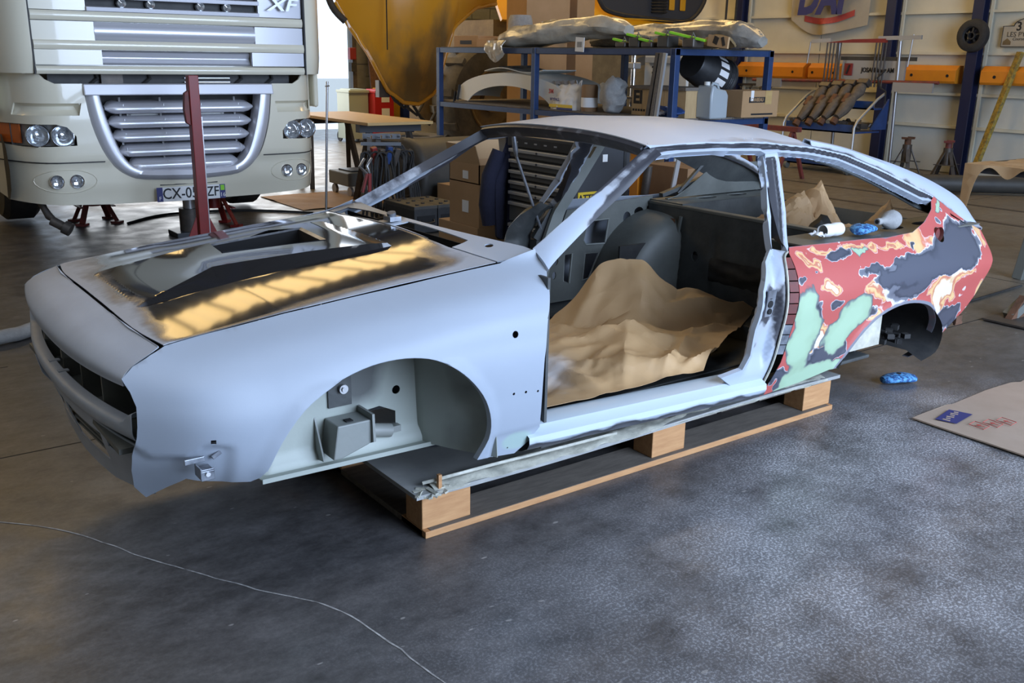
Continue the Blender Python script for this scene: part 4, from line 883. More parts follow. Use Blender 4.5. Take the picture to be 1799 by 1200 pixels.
# cab front: stacked panels with recessed silver centre, left and right corner deflectors
def cf(u, z): return .04*(abs(u)/1.0)**2+.05*sst(1.27, 2.2, z)
def panel(name, m, u0, u1, z0, z1, d=0, th=.03, par=None, bulge=0, **k):
    return P(MB().grid(lambda a, b: (u0+(u1-u0)*a, cf(u0+(u1-u0)*a, z0)+d-bulge*math.sin(b*PI), z0+(z1-z0)*b), 14, 5), name, m, par, smooth=40, thick=th, **k)
panel('cab_panel', 'truck_white', -1.06, 1.06, 1.27, 2.55, .11)
panel('cab_lip', 'truck_white', -.985, .985, 1.272, 1.325, -.02, .03, bulge=.012)
for z0, z1, rw, kind in ((1.335, 1.435, .55, 1), (1.50, 1.625, .585, 2), (1.70, 1.95, .625, 3)):
    for s in (-1, 1): panel('side_strip', 'truck_white' if s < 0 else 'truck_silver', min(s*rw, s*.985), max(s*rw, s*.985), z0, z1, -.022, .03)  # silver strips; glare on the left ones put in as white
    if kind < 3:
        panel('centre_recess', 'truck_silver', -rw, rw, z0, z1, .045 if kind == 1 else .0, .02, bulge=-.03 if kind == 1 else .03)
    else:
        rc = panel('upper_grille', 'truck_dark', -rw, rw, z0, z1, .06, .02)
        for z in (1.715, 1.80, 1.885): P(MB().prism([(-.01, z-.02), (-.015, z+.01), (.05, z+.02), (.05, z-.012)], 'X', -rw, rw), 'upper_slat', 'truck_silver', rc, bevel=.004)
        for x in (-.38, -.18, .18, .38): P(MB().lathe([(.0, -.04), (.03, -.03), (.035, .0), (.0, .05)], (x, .03, 1.757), 'Y', 14), 'grille_lens', 'glass_lamp', rc, smooth=60)
for z in (1.468, 1.662): panel('cream_strip', 'truck_white', -.985, .985, z-.03, z+.032, -.032, .03, bulge=.010)
text('badge', 'XF', .13, 'alu', TR, (.80, -.018, 1.79), (PI/2, 0, 0), .004, sx=1.5, shear=.25, bold=.002)
for s in (-1, 1):
    def dfl(a, b, s=s):
        u = s*(1.0+.24*a); z = 1.275+1.0*b
        return (u, .0+.30*a**2.2+.03*(1-math.sin(min(1, b*6)*PI/2)), z)
    P(MB().grid(dfl, 10, 16), 'corner_deflector', 'truck_white', smooth=50, thick=.03)
    P(MB().b2(s*.990, s*.998, .0, .06, 1.27, 2.3), 'panel_gap', 'truck_dark')
    P(MB().b2(s*1.20, s*1.245, .34, 2.2, 1.0, 2.6), 'cab_side', 'truck_white', bevel=.02)
P(MB().b2(-1.15, 1.15, .12, .20, 2.15, 2.55), 'windscreen', 'chest_grey')
P(MB().b2(-1.2, 1.2, .25, 2.2, 2.52, 2.72), 'cab_roof', 'truck_white', bevel=.08)
P(MB().b2(-.9, .9, .14, .20, 1.19, 1.30).b2(-1.15, 1.15, .35, 2.2, .55, 1.3), 'engine_block', 'truck_dark')
for x in (-.62, -.25, .1, .45, .7): P(MB().tube([(x, .13, 1.20), (x+.05, .11, 1.24), (x+.04, .13, 1.29)], .012, 6), 'engine_hose', 'rubber')
P(MB().b2(-.55, -.40, .09, .12, 1.20, 1.28), 'radiator_tank', 'dark_steel')
for z in (1.21, 1.24): P(MB().b2(.05, .40, .10, .12, z, z+.006), 'radiator_tube', 'steel')
for s in (-1, 1): P(MB().b2(s*.45, s*.35, .3, 6, .55, .8), 'chassis_beam', 'truck_dark')
for s in (-1, 1): P(MB().lathe([(.20, -.13), (.46, -.14), (.50, -.10), (.50, .10), (.46, .14), (.20, .13)], (s*.98, 1.75, .52), 'X', 28), 'tyre', 'rubber', smooth=40)
P(MB().b2(-.22, .22, .02, .14, .455, .487), 'plate_recess', 'truck_dark')
pt = P(MB().box((0, -.022, .392), (.52, .006, .11)), 'number_plate', 'white_paper', bevel=.003)
P(MB().b2(-.262, -.218, -.027, -.024, .338, .446).b2(.218, .262, -.027, -.024, .338, .446), 'plate_band', 'ink_blue', pt)
P(MB().b2(.225, .255, -.029, -.026, .40, .44), 'plate_emblem', 'green_plastic', pt)
text('plate_text', 'CX-05', .115, 'ink', pt, (-.085, -.0265, .392), (PI/2, 0, 0), .001, sx=.86, bold=.001)
text('plate_text', '-ZF', .105, 'ink', pt, (.148, -.0265, .392), (PI/2, 0, 0), .001, sx=.86, bold=.001)
text('plate_text', 'F', .04, 'white_paper', pt, (-.240, -.0285, .362), (PI/2, 0, 0), .001); text('plate_text', '16', .045, 'white_paper', pt, (.240, -.0285, .365), (PI/2, 0, 0), .001)
cp = MB().tube([(-1.02, .30, .36), (-1.0, .28, .30), (-.98, .25, .25), (-.95, .2, .22)], [.03, .025, .03, .02], 10).cyl((-.97, .22, .22), (-.88, .16, .16), .035, n=14).cyl((-.90, .17, .175), (-.86, .145, .15), .05, n=16)
P(cp, 'hanging_coupling', 'dark_steel', smooth=40)
P(MB().lathe([(.25, -.1), (.0, -.1)], (-1.1, .5, .6), 'X', 10), 'step_well', 'truck_dark')
# ---------------------------------------------------------------- things around the lorry
def tp_(name, lab, cat, loc, group=None, rz=0): return thing(name, lab, cat, loc, group, rz)
def W(mb, name, m, par, **k): return mb.build(name, m, par, world=False, **k)
t = thing('steel_post', 'tall dark red steel post on a base plate in front of the lorry grille', 'post', (1.835, 3.90, 0))
W(MB().b2(-.035, .035, -.035, .035, .02, 1.28), 'post', 'red_paint', t, bevel=.004)
W(MB().box((0, 0, .01), (.34, .34, .02)), 'base_plate', 'red_dirty', t, bevel=.004)
W(MB().prism([(-.035, 1.18), (-.065, 1.16), (-.075, 1.05), (-.065, .96), (-.035, .94)], 'Y', -.02, .02), 'ratchet', 'red_dirty', t, bevel=.004)
W(MB().b2(.036, .044, -.025, .025, .05, 1.0), 'toothed_rail', 'steel', t)
for a in (0, PI): W(MB().prism([(.045, .02), (.17, .02), (.045, .30)], 'Y', -.006, .006) if a == 0 else MB().prism([(-.045, .02), (-.17, .02), (-.045, .30)], 'Y', -.006, .006), 'gusset', 'red_paint', t)
def axle_stand(name, lab, loc, h, mt, mc, group=None, rz=0, s=1.):
    t = thing(name, lab, 'axle stand', loc, group, rz)
    for k in range(4 if s > 0 else 3):
        a = PI/4+k*PI/2; p = (.20*math.cos(a)*abs(s), .20*math.sin(a)*abs(s), .02); q = (.045*math.cos(a), .045*math.sin(a), h*.72)
        W(MB().bar(p, q, .05, .012), 'leg', mt, t); W(MB().box((p[0], p[1], .012), (.08, .08, .02), rz=a), 'foot', mt, t)
    for k in range(2 if s > 0 else 0):
        W(MB().bar((.13*(-1)**k, -.13, .16*h/.45), (.13*(-1)**k, .13, .16*h/.45), .03, .01), 'brace', mt, t)
    W(MB().cyl((0, 0, h*.35), (0, 0, h*.80), .06, n=16), 'sleeve', mt, t, smooth=40)
    W(MB().cyl((0, 0, h*.7), (0, 0, h*.94), .042, n=14), 'column', mc, t, smooth=40)
    W(MB().b2(-.08, .08, -.05, .05, h*.94, h*.97).b2(-.085, -.065, -.05, .05, h*.97, h).b2(.065, .085, -.05, .05, h*.97, h), 'saddle', mc, t)
    return t
axle_stand('axle_stand', 'dusty red axle stand under the left half of the lorry', (1.55, 5.85, 0), .42, 'red_dirty', 'dark_steel')
axle_stand('axle_stand', 'red axle stand just behind the steel post under the lorry', (2.35, 5.15, 0), .46, 'red_paint', 'dark_steel')
axle_stand('axle_stand', 'pale grey axle stand by the right wall, farther from the blue column', (11.55, 4.42, 0), .50, 'dark_steel', 'rust', 'axle stands by the right wall')
axle_stand('axle_stand', 'grey axle stand with red collar at the foot of the blue column', (11.75, 3.95, 0), .48, 'dark_steel', 'red_dirty', 'axle stands by the right wall', .3)
t = thing('bottle_jack', 'dark bottle jack on a small plate beneath the number plate', 'jack', (2.05, 4.85, 0))
W(MB().box((0, 0, .02), (.30, .24, .04)), 'base', 'chest_grey', t, bevel=.005); W(MB().cyl((0, 0, .04), (0, 0, .22), .085, n=20), 'cylinder', 'dark_steel', t, smooth=40); W(MB().cyl((0, 0, .22), (0, 0, .34), .05, n=16), 'ram', 'steel', t, smooth=40)
ca = smoothpl([(1.75, 5.6, .01), (2.2, 5.9, .012), (2.9, 5.75, .012), (3.5, 5.1, .012), (3.7, 4.6, .012)], 8)
tag(MB().tube(ca, .012, 6).build('air_cable', 'rubber', loc=(1.75, 5.6, 0), smooth=60), 'black air cable curving over the floor under the lorry', 'cable')
hs = smoothpl([(-.6, 2.30, .04), (-.1, 2.25, .045), (.25, 2.30, .04), (.42, 2.38, .04), (.52, 2.30, .045), (.60, 2.20, .04)], 8)
tag(MB().tube([(p[0], p[1], p[2]+.004*noise.noise(Vector(p)*20)) for p in hs], .038, 8).build('dust_hose', 'grey_cloth', loc=(.2, 2.3, 0), smooth=60), 'dusty grey hose lying on the floor left of the car nose', 'hose')
cb = MB().grid(lambda u, v: (3.35+1.0*u, 5.55+1.05*v, .006+.012*abs(fbm(u, v, 0, 2))), 14, 14)
tag(cb.build('cardboard_sheet', 'card', thick=.004, loc=(3.85, 6.1, 0)), 'flattened brown cardboard on the floor beside the lorry bumper', 'cardboard')
# workbench of a board on trestles
t = thing('workbench', 'plywood topped workbench on grey trestles beside the lorry', 'workbench', (4.40, 6.42, 0))
W(MB().box((0, 0, .79), (.74, 1.86, .03)), 'board', 'wood_bench', t, bevel=.003)
for y in (-.68, .68):
    tr = W(MB().box((0, y, .735), (.70, .09, .08)), 'trestle', 'chest_grey', t)
    for x in (-.28, .28):
        for d in (-.16, .16): W(MB().bar((x*1.1, y+d, 0), (x*.8, y, .70), .05, .05), 'leg', 'dark_steel', tr)
t = thing('charger_trolley', 'grey steel box on castors on the floor under the workbench', 'trolley', (4.30, 6.35, 0))
W(MB().box((0, 0, .18), (.36, .46, .14)), 'box', 'grey_box', t, bevel=.012); W(MB().box((0, 0, .255), (.20, .3, .02)), 'lid', 'chest_grey', t)
for x in (-.13, .13):
    for y in (-.18, .18): W(MB().cyl((x-.015, y, .05), (x+.015, y, .05), .05, n=14).box((x, y, .10), (.012, .05, .04)), 'castor', 'steel', t)
def wheelie(lab, x, y, body, lid, papers=()):
    t = thing('wheelie_bin', lab, 'bin', (x, y, 0), 'wheelie bins behind the workbench')
    W(MB().box((0, 0, .44), (.36, .44, .76)), 'body', body, t)
    W(MB().box((0, -.01, .84), (.39, .49, .045)).box((0, -.03, .87), (.33, .40, .025), taper=.9), 'lid', lid, t, bevel=.01)
    W(MB().cyl((-.15, .25, .84), (.15, .25, .84), .018, n=10), 'handle', body, t)
    for s in (-1, 1): W(MB().cyl((s*.155, .18, .09), (s*.178, .18, .09), .09, n=18), 'wheel', 'rubber', t)
    for z, h in papers: W(MB().box((.02, -.224, z-.14), (.15, .004, h)), 'notice', 'white_paper', t)
    return t
wheelie('pale grey green wheelie bin, end of the row next to the lorry', 7.28, 12.15, 'green_bin', 'green_bin')
wheelie('red wheelie bin with white notices on its front', 7.66, 11.95, 'red_bin', 'red_bin', ((.88, .14), (.62, .18)))
wheelie('yellow wheelie bin with a small notice beside the red bin', 7.98, 12.30, 'yellow_bin', 'yellow_bin', ((.86, .14),))
wheelie('blue wheelie bin at the digger end of the row', 8.38, 12.25, 'blue_bin', 'blue_bin', ((.86, .12),))
tag(MB().box((8.52, 11.80, .36), (.50, .02, .70), rx=-.25, ry=.1).build('white_board', 'white_paper', loc=(8.52, 11.80, .0)), 'white card leaning against the blue bin below the digger', 'board')
t = thing('hat_stand', 'slim grey steel rod standing at the corner of the workbench', 'rod', (3.42, 5.2, 0))
W(MB().cyl((0, 0, .02), (.06, .0, 1.2), .011, n=10), 'rod', 'steel', t, smooth=60); W(MB().cyl((0, 0, 0), (0, 0, .025), .12, n=18), 'base', 'dark_steel', t, smooth=40); W(MB().bar((.02, -.05, 1.16), (.1, .05, 1.16), .012, .012), 'hook', 'steel', t)
# jump lead rack
t = thing('jump_lead_rack', 'steel rack hung with black jump leads, between the workbench and the batteries', 'cable rack', (3.78, 4.75, 0))
W(MB().box((0, 0, .02), (.46, .34, .04)), 'base', 'dark_steel', t); W(MB().bar((0, .1, .02), (0, .1, .74), .05, .05), 'post', 'dark_steel', t)
W(MB().bar((-.17, .05, .745), (.17, -.02, .735), .012, .045), 'top_rail', 'chest_grey', t); W(MB().bar((-.20, .03, .68), (.16, -.05, .67), .012, .03), 'rail', 'chest_grey', t)
for k in range(4): W(MB().bar((-.15+.10*k, .0, .735), (-.15+.1*k, -.07, .735), .008, .008).cyl((-.15+.1*k, -.07, .73), (-.15+.1*k, -.075, .755), .008, n=8), 'hook', 'chrome', t)
for k in range(11):
    x = -.22+.045*k; r = .10+.05*random.random(); L = .22+.16*random.random(); y = -.06-.06*random.random()
    pts = [(x+r*.5*math.sin(a)+.02*math.sin(3*a), y+.03*math.cos(2*a+k), .62-L+L*math.cos(a)) for a in [2*PI*i/20 for i in range(20)]]
    W(MB().tube(pts, .011, 6, closed=True), 'lead', 'rubber', t, smooth=60)
for k in range(5): W(MB().tube([(.12+.02*k, 0, .66), (.22+.02*k, -.02, .50), (.28+.02*k, -.03, .25), (.26+.03*k, -.03, .03)], .010, 6), 'lead', 'rubber', t, smooth=60)
for k, (x, m) in enumerate(((-.12, 'red_paint'), (-.05, 'dark_steel'), (.02, 'blue_paint'), (.09, 'dark_steel'))): W(MB().box((x, -.07, .58-.02*(k % 2)), (.05, .05, .16), rx=.2, ry=.15*(k-1.5)), 'clamp', m, t, bevel=.006)
for x, a in ((-.34, .4), (-.27, -.5)):
    cl_ = W(MB().bar((x-.03, -.30, .30), (x+.05*a, -.30, .46), .03, .02), 'red_clamp', 'red_paint', t, bevel=.004)
    W(MB().tube([(x+.05*a, -.30, .46), (x-.05, -.30, .52), (x+.02, -.26, .58)], .012, 6), 'clamp_lead', 'steel', t, smooth=60)
# two big truck batteries
for k, lab in ((0, 'black truck battery, the one nearer the lorry of the pair behind the windscreen'), (1, 'black truck battery with its side handle turned to the car')):
    t = thing('truck_battery', lab, 'battery', (3.70+.232*k, 4.13, 0), 'pair of truck batteries')
    W(MB().box((0, 0, .11), (.226, .50, .20)), 'case', 'black_plastic', t, bevel=.006)
    W(MB().box((0, 0, .222), (.228, .504, .03)), 'lid', 'drum_dark', t, bevel=.004)
    for i in range(6): W(MB().cyl((-.05+.1*(i % 2), -.19+.076*i, .237), (-.05+.1*(i % 2), -.19+.076*i, .246), .017, n=12), 'cell_cap', 'black_plastic', t)
    W(MB().tube([(-.07, -.252, .12), (-.065, -.275, .10), (0, -.28, .095), (.065, -.275, .10), (.07, -.252, .12)], .009, 6), 'handle', 'black_plastic', t, smooth=60)
    W(MB().box((0, -.252, .12), (.17, .006, .07)), 'handle_recess', 'hole_black', t)
# cardboard boxes
def carton(lab, loc, d, rz=0, group=None, m='card', open_=False, flaps=True):
    t = thing('cardboard_box', lab, 'box', loc, group, rz); x, y, z = d
    if open_:
        b = MB(); b.b2(-x/2, x/2, -y/2, -y/2+.006, 0, z).b2(-x/2, x/2, y/2-.006, y/2, 0, z).b2(-x/2, -x/2+.006, -y/2, y/2, 0, z).b2(x/2-.006, x/2, -y/2, y/2, 0, z).b2(-x/2, x/2, -y/2, y/2, 0, .006)
        W(b, 'box', m, t)
        W(MB().box((-x/2-.01, 0, z+.055), (.005, y, .13), ry=-.25), 'flap', 'card_inside', t); W(MB().box((0, y/2+.01, z+.055), (x, .005, .13), rx=-.2), 'flap', 'card_inside', t); W(MB().box((x/2+.03, 0, z+.045), (.005, y, .13), ry=.5), 'flap', m, t)
    else:
        W(MB().b2(-x/2, x/2, -y/2, y/2, 0, z), 'box', m, t, bevel=.003)
        W(MB().b2(-x/2, x/2, -.004, .004, z, z+.002) if x > y else MB().b2(-.004, .004, -y/2, y/2, z, z+.002), 'seam', 'card_dark', t)
    return t
G = 'cartons stacked beside the tool chest'
carton('lowest brown carton of the stack beside the tool chest', (3.16, 2.22, 0), (.46, .46, .40), 0, G)
t = carton('middle brown carton with a white sticker beside the tool chest', (3.14, 2.16, .40), (.40, .34, .27), 0, G); W(MB().box((-.202, -.02, .12), (.003, .07, .075)), 'sticker', 'white_paper', t)
t = carton('open brown carton with raised flaps on top of the stack beside the tool chest', (3.14, 2.16, .67), (.40, .34, .12), 0, G, 'card', True); W(MB().box((-.202, -.02, .05), (.003, .06, .05)), 'sticker', 'white_paper', t)
carton('large low carton with pale lid behind the truck batteries', (4.76, 4.40, 0), (.86, .62, .30), .04)
# lying drum and tyre behind the batteries
t = thing('fuel_drum', 'dark grey steel drum lying on its side behind the large low carton', 'drum', (4.84, 5.12, 0))
W(MB().lathe([(0, -.62), (.30, -.62), (.33, -.60), (.34, -.57), (.33, -.54), (.335, .54), (.34, .57), (.33, .60), (.30, .62), (0, .62)], (0, 0, .345), 'X', 32), 'shell', 'drum_dark', t, smooth=40)
W(MB().lathe([(.20, -.625), (.205, -.635), (.22, -.635), (.225, -.625)], (0, 0, .345), 'X', 28), 'end_ring', 'dark_steel', t, smooth=40)
def tyre(name, lab, loc, R, w_, axis='Z', m='tyre_dusty', group=None, rim=None, rz=0):
    t = thing(name, lab, 'tyre', loc, group, rz)
    pr = [(R*.60, -w_*.42), (R*.72, -w_*.5), (R*.90, -w_*.5), (R*.985, -w_*.36), (R, 0), (R*.985, w_*.36), (R*.90, w_*.5), (R*.72, w_*.5), (R*.60, w_*.42), (R*.58, 0), (R*.60, -w_*.42)]
    c0 = (0, 0, w_/2) if axis == 'Z' else (0, 0, R); W(MB().lathe(pr, c0, axis, 40), 'carcass', m, t, smooth=40)
    for k in range(0, 28):
        pass
    if rim:
        W(MB().lathe([(R*.60, -w_*.40), (R*.56, -w_*.36), (R*.52, -w_*.1), (R*.30, -w_*.05), (R*.28, -w_*.25), (0, -w_*.25)], c0, axis, 32), 'rim', rim, t, smooth=40)
    return t
tyre('tyre', 'dusty black tyre lying flat behind the steel drum', (5.35, 7.05, 0), .48, .28)
t = tyre('tyre', 'second dusty tyre lying on top of the flat tyre behind the drum', (5.37, 7.03, .28), .46, .26)
# tool chest
t = thing('tool_chest', 'dark grey roller tool chest with seven drawers behind the car', 'tool chest', (3.16, 1.40, 0))
W(MB().b2(-.19, .21, -.30, .30, .09, .985), 'body', 'chest_grey', t, bevel=.006)
W(MB().b2(-.215, -.19, -.30, .30, .935, .99), 'top_strip', 'black_plastic', t, bevel=.004); W(MB().b2(-.215, .215, -.305, .305, .985, 1.0), 'top_mat', 'chest_grey', t, bevel=.003)
W(MB().b2(-.20, .2, -.29, .29, .085, .10), 'plinth', 'black_plastic', t)
zz = [.93, .868, .806, .744, .682, .62, .49, .36, .11]
for i in range(8):
    z1, z0 = zz[i], zz[i+1]
    dr = W(MB().b2(-.215, -.19, -.275, .275, z0+.008, z1-.004), 'drawer', 'drawer_grey', t, bevel=.003)
    W(MB().b2(-.232, -.214, -.27, .27, z1-.026, z1-.006), 'drawer_handle', 'alu', dr, bevel=.003)
    W(MB().cyl((-.232, 0, z1-.016), (-.235, 0, z1-.016), .007, n=10), 'lock', 'chest_grey', dr)
W(MB().b2(.0, .035, -.304, -.300, .885, .925), 'clip', 'white_paper', t)
W(MB().b2(-.17, .12, -.304, -.300, .655, .725), 'warning_sticker', 'yellow_label', t); text('sticker_text', 'ATTENTION', .052, 'ink', t, (-.025, -.3045, .690), (PI/2, 0, 0), .0008, sx=.98, bold=.0012)
W(MB().b2(.16, .18, -.304, -.300, .62, .95), 'side_rail', 'black_plastic', t)
for x in (-.15, .17):
    for y in (-.24, .24): W(MB().cyl((x, y-.02, .045), (x, y+.02, .045), .045, n=14), 'castor', 'rubber', t)
for k in range(5): W(MB().b2(-.2165, -.2145, .20-.09*k, .225-.09*k, .958, .966), 'printed_mark', 'alu', t)
for i, (x, y, m, lab, h) in enumerate(((3.10, 1.52, 'violet', 'purple spray can lid on the tool chest', .045), (3.16, 1.40, 'white_plastic', 'small white cup on the tool chest', .05), (3.22, 1.30, 'orange', 'orange tape roll on the tool chest', .03))):
    o = MB().lathe([(0, 0), (.035, 0), (.036, h*.1), (.034, h), (.018 if i == 2 else .030, h), (.017 if i == 2 else .0, h*.9)], n=18).build(('can_lid', 'cup', 'tape_roll')[i], m, loc=(x, y, 1.0), smooth=40, local=True); tag(o, lab, ('lid', 'cup', 'tape')[i])
cl = MB().grid(lambda u, v: (2.985+.36*u, 1.56+.13*v, 1.001+.012*abs(fbm(u*3, v*3, 1, 2))), 16, 8)
tag(cl.build('cleaning_cloth', 'violet', thick=.003, loc=(3.1, 1.6, 1.0), smooth=60), 'violet cleaning cloth spread on the far end of the tool chest', 'cloth')
# navy work jacket hung on the side of the chest
def jk(u, v):
    w_ = .05+.13*sst(0, .5, v)+.03*math.sin(u*PI*4)*.3
    return (3.02+(u-.5)*2*w_*.9+.03*v, 1.725+.05*math.sin(u*PI)*(.4+.6*v)+.012*math.sin(u*18+v*3), .995-.60*v-.03*math.sin(u*7))
j = MB().grid(jk, 26, 20)
t = thing('work_jacket', 'dark navy work jacket hanging from the end of the tool chest', 'jacket', (3.02, 1.74, .40))
j.build('jacket_body', 'navy_cloth', t, smooth=60, thick=.03, off=0)
MB().tube([(2.93, 1.76, .90), (2.88, 1.78, .75), (2.86, 1.78, .58), (2.87, 1.77, .46)], [.045, .055, .055, .045], 10).build('sleeve', 'navy_cloth', t, smooth=60)
MB().cyl((3.02, 1.70, .99), (3.02, 1.77, .99), .008, n=8).build('hook', 'steel', t)
# engine crane parts in orange behind the chest
t = thing('engine_crane', 'orange engine crane standing behind the tool chest', 'crane', (4.35, 2.05, 0))
W(MB().bar((0, 0, .05), (0, 0, .86), .08, .08), 'mast', 'orange', t); W(MB().box((.0, -.12, .84), (.10, .30, .07)), 'boom', 'orange', t, bevel=.006)
W(MB().bar((0, -.28, .06), (0, .35, .06), .07, .07), 'base_leg', 'orange', t); W(MB().cyl((0, -.05, .3), (0, -.10, .72), .03, n=12), 'ram', 'dark_steel', t, smooth=40)
W(MB().box((.02, .02, .66), (.07, .09, .14)), 'pump', 'rust', t, bevel=.01)
carton('brown carton with one pale side behind the car door opening', (4.55, 1.42, 0), (.55, .42, .64), .25, None, 'card')
carton('dark brown carton half hidden by the blue shelf post', (4.80, 2.02, 0), (.4, .42, .70), 0, None, 'card_dark')
t = thing('alloy_ruler', 'pale alloy straight edge leaning behind the tool chest', 'straight edge', (4.15, 1.62, 0)); W(MB().bar((0, 0, 0), (.10, -.06, .86), .035, .012), 'blade', 'alu', t)
# ---------------------------------------------------------------- blue shelving and what lies on it
SX, SY = 5.70, 3.08
t = thing('shelving', 'long blue steel frame shelving behind the car roof', 'shelving', (SX, SY, 0))
for y in (.0, 1.95, 3.76):
    for x in (0, 1.22): W(MB().b2(x-.03, x+.03, y-.03, y+.03, 0, 1.53), 'post', 'shelf_blue', t, bevel=.003)
for z, hh in ((1.50, .05), (.90, .05), (.25, .05)):
    for x in (0, 1.22): W(MB().b2(x-.025, x+.025, -.03, 3.79, z-hh/2, z+hh/2), 'long_rail', 'shelf_blue', t)
    for y in (0, 1.95, 3.76): W(MB().b2(-.03, 1.25, y-.02, y+.02, z-hh/2, z+hh/2), 'cross_rail', 'shelf_blue', t)
    if z != 1.50:
        for k in range(8): W(MB().b2(.03+.147*k, .03+.147*k+.14, -.02, 3.78, z+.026, z+.044), 'shelf_board', 'wood_old', t)
    else:
        for k in range(3): W(MB().b2(.03+.40*k, .03+.40*k+.39, -.02, 3.78, z+.026, z+.036), 'shelf_board', 'drum_dark', t)
ZT, ZM = 1.536, .944
def wrap(name, lab, pts, rad, m, seed, flat=.7):
    mb = MB(); pts = smoothpl(pts, 5); N = len(pts); n = 26; rad = [itp(i/(N-1), [k/(len(rad)-1) for k in range(len(rad))], rad) for i in range(N)]
    z0 = min(p[2] for p in pts)
    for i, p in enumerate(pts):
        for k in range(n):
            a = 2*PI*k/n; r = rad[i]*(1+.26*fbm(math.cos(a)*1.2+seed, math.sin(a)*1.2, i*.16, 1.5)-.10*abs(noise.noise(Vector((math.cos(a)*5, math.sin(a)*5+seed, i*.5)))))
            mb.v.append((p[0]+r*math.cos(a), p[1], max(ZT+.002, p[2]+r*flat*math.sin(a))))
    mb.f = [(i*n+k, i*n+(k+1) % n, (i+1)*n+(k+1) % n, (i+1)*n+k) for i in range(N-1) for k in range(n)]+[tuple(range(n)), tuple((N-1)*n+k for k in range(n))]
    o = mb.build(name, m, smooth=50, loc=(pts[N//2][0], pts[N//2][1], ZT)); return tag(o, lab, 'wrapped part')
wrap('wrapped_bumper', 'pale translucent film bundle bulging over the front of the top shelf', [(5.82, 5.78, 1.60), (5.86, 5.55, 1.63), (5.95, 5.15, 1.68), (6.05, 4.75, 1.72), (6.12, 4.40, 1.73), (6.15, 4.15, 1.70)], [.07, .16, .17, .16, .15, .07], 'film_clear', 1)
# the loose end of the film hangs over the front rail
tag(MB().grid(lambda u, v: (5.655-.04*math.sin(v*PI)-.02*fbm(u*2, v*2, 3, 2), 5.82-.34*u+.04*v*(u-.5), 1.60-.22*v*(1-.5*abs(u-.45)**1.5*2)), 14, 12).build('film_flap', 'film_clear', smooth=60, thick=.004, loc=(5.66, 5.6, 1.5)), 'loose film end hanging over the front rail of the top shelf', 'film')
wrap('wrapped_door', 'long smoky film wrapped panel along the rear of the top shelf', [(6.42, 4.95, 1.60), (6.44, 4.5, 1.64), (6.45, 3.9, 1.66), (6.45, 3.3, 1.66), (6.40, 2.95, 1.65), (6.38, 2.72, 1.60)], [.08, .14, .17, .17, .16, .06], 'film_grey', 9, .72)
# ratchet straps
for k, (y, dz) in enumerate(((3.82, 0), (3.64, .04), (3.48, 0), (3.28, .05), (2.98, .03))):
    t = thing('ratchet_strap', ('lime green ratchet strap at the lorry end of the shelf edge', 'lime green ratchet strap buckle, second along the shelf edge', 'lime green strap with a wire handle, middle of the shelf edge', 'lime green strap on a blue webbing bundle on the top shelf', 'lime green strap lying flat at the corner of the top shelf')[k], 'strap', (5.80, y, ZT), 'ratchet straps on the top shelf')
    W(MB().box((0, 0, .025+dz/2), (.14, .13, .05+dz)), 'webbing', 'drum_dark' if k % 2 else 'dark_steel', t, bevel=.012)
    W(MB().box((-.05, .02, .06+dz), (.05, .14 if k < 4 else .34, .022), rx=.2, rz=.3), 'ratchet_handle', 'green_plastic', t, bevel=.006)
    W(MB().tube([(-.06, -.03, .04+dz), (-.07, -.06, .09+dz), (-.06, -.08, .05+dz)], .005, 6), 'wire_loop', 'steel', t)
tag(MB().grid(lambda u, v: (5.86+.2*u, 3.58-.85*v, ZT+.02+.09*math.sin(u*PI)*(.6+.4*math.sin(v*9))+.02*fbm(u*3, v*5, 2, 2)), 10, 20).build('camouflage_net', 'mud', smooth=40, thick=.02, loc=(5.9, 3.2, ZT)), 'olive camouflage cloth heaped behind the ratchet straps', 'cloth')
t = thing('paper_tag', 'white printed tag hanging over the edge of the top shelf', 'tag', (5.662, 4.30, 1.50)); W(MB().box((0, 0, .06), (.006, .125, .13), rx=.05), 'card', 'white_paper', t); W(MB().box((-.004, 0, .06), (.002, .07, .05)), 'print', 'grey_cloth', t)
t = thing('cardboard_offcut', 'torn brown card with black markings at the corner of the top shelf', 'card', (5.80, 2.70, ZT)); W(MB().box((0, 0, .05), (.02, .22, .09), rx=.1), 'card', 'card_inside', t); W(MB().box((-.011, .02, .06), (.003, .05, .06), rx=.4), 'mark', 'ink', t); W(MB().box((-.011, -.06, .05), (.003, .03, .07), rx=-.3), 'mark', 'ink', t)
t = carton('brown carton with printed edge at the lorry end of the top shelf', (6.0, 6.40, ZT), (.5, .42, .12), .1); W(MB().b2(-.253, -.250, -.1, .1, .03, .07), 'print', 'ink', t)
carton('crushed flat carton next to the printed carton on the top shelf', (5.95, 5.98, ZT), (.42, .36, .09), -.15)
t = thing('wheel_trim', 'white plastic panel strip on the front edge of the top shelf', 'trim', (5.80, 5.72, ZT)); W(MB().prism([(0, 0), (.20, 0), (.22, .05), (.03, .07)], 'Y', -.20, .20), 'strip', 'white_plastic', t, bevel=.01)
t = thing('dust_sack', 'dusty grey sack standing on the top shelf under the digger', 'sack', (6.45, 6.30, ZT)); W(MB().grid(lambda u, v: ((.16+.02*fbm(u*6, v*3, 0, 1))*math.cos(2*PI*u)*(1-.25*v**3), .16*math.sin(2*PI*u)*(1-.2*v**3), .36*v), 18, 8, closed_u=True), 'sack_body', 'grey_cloth', t, smooth=60, thick=.006)
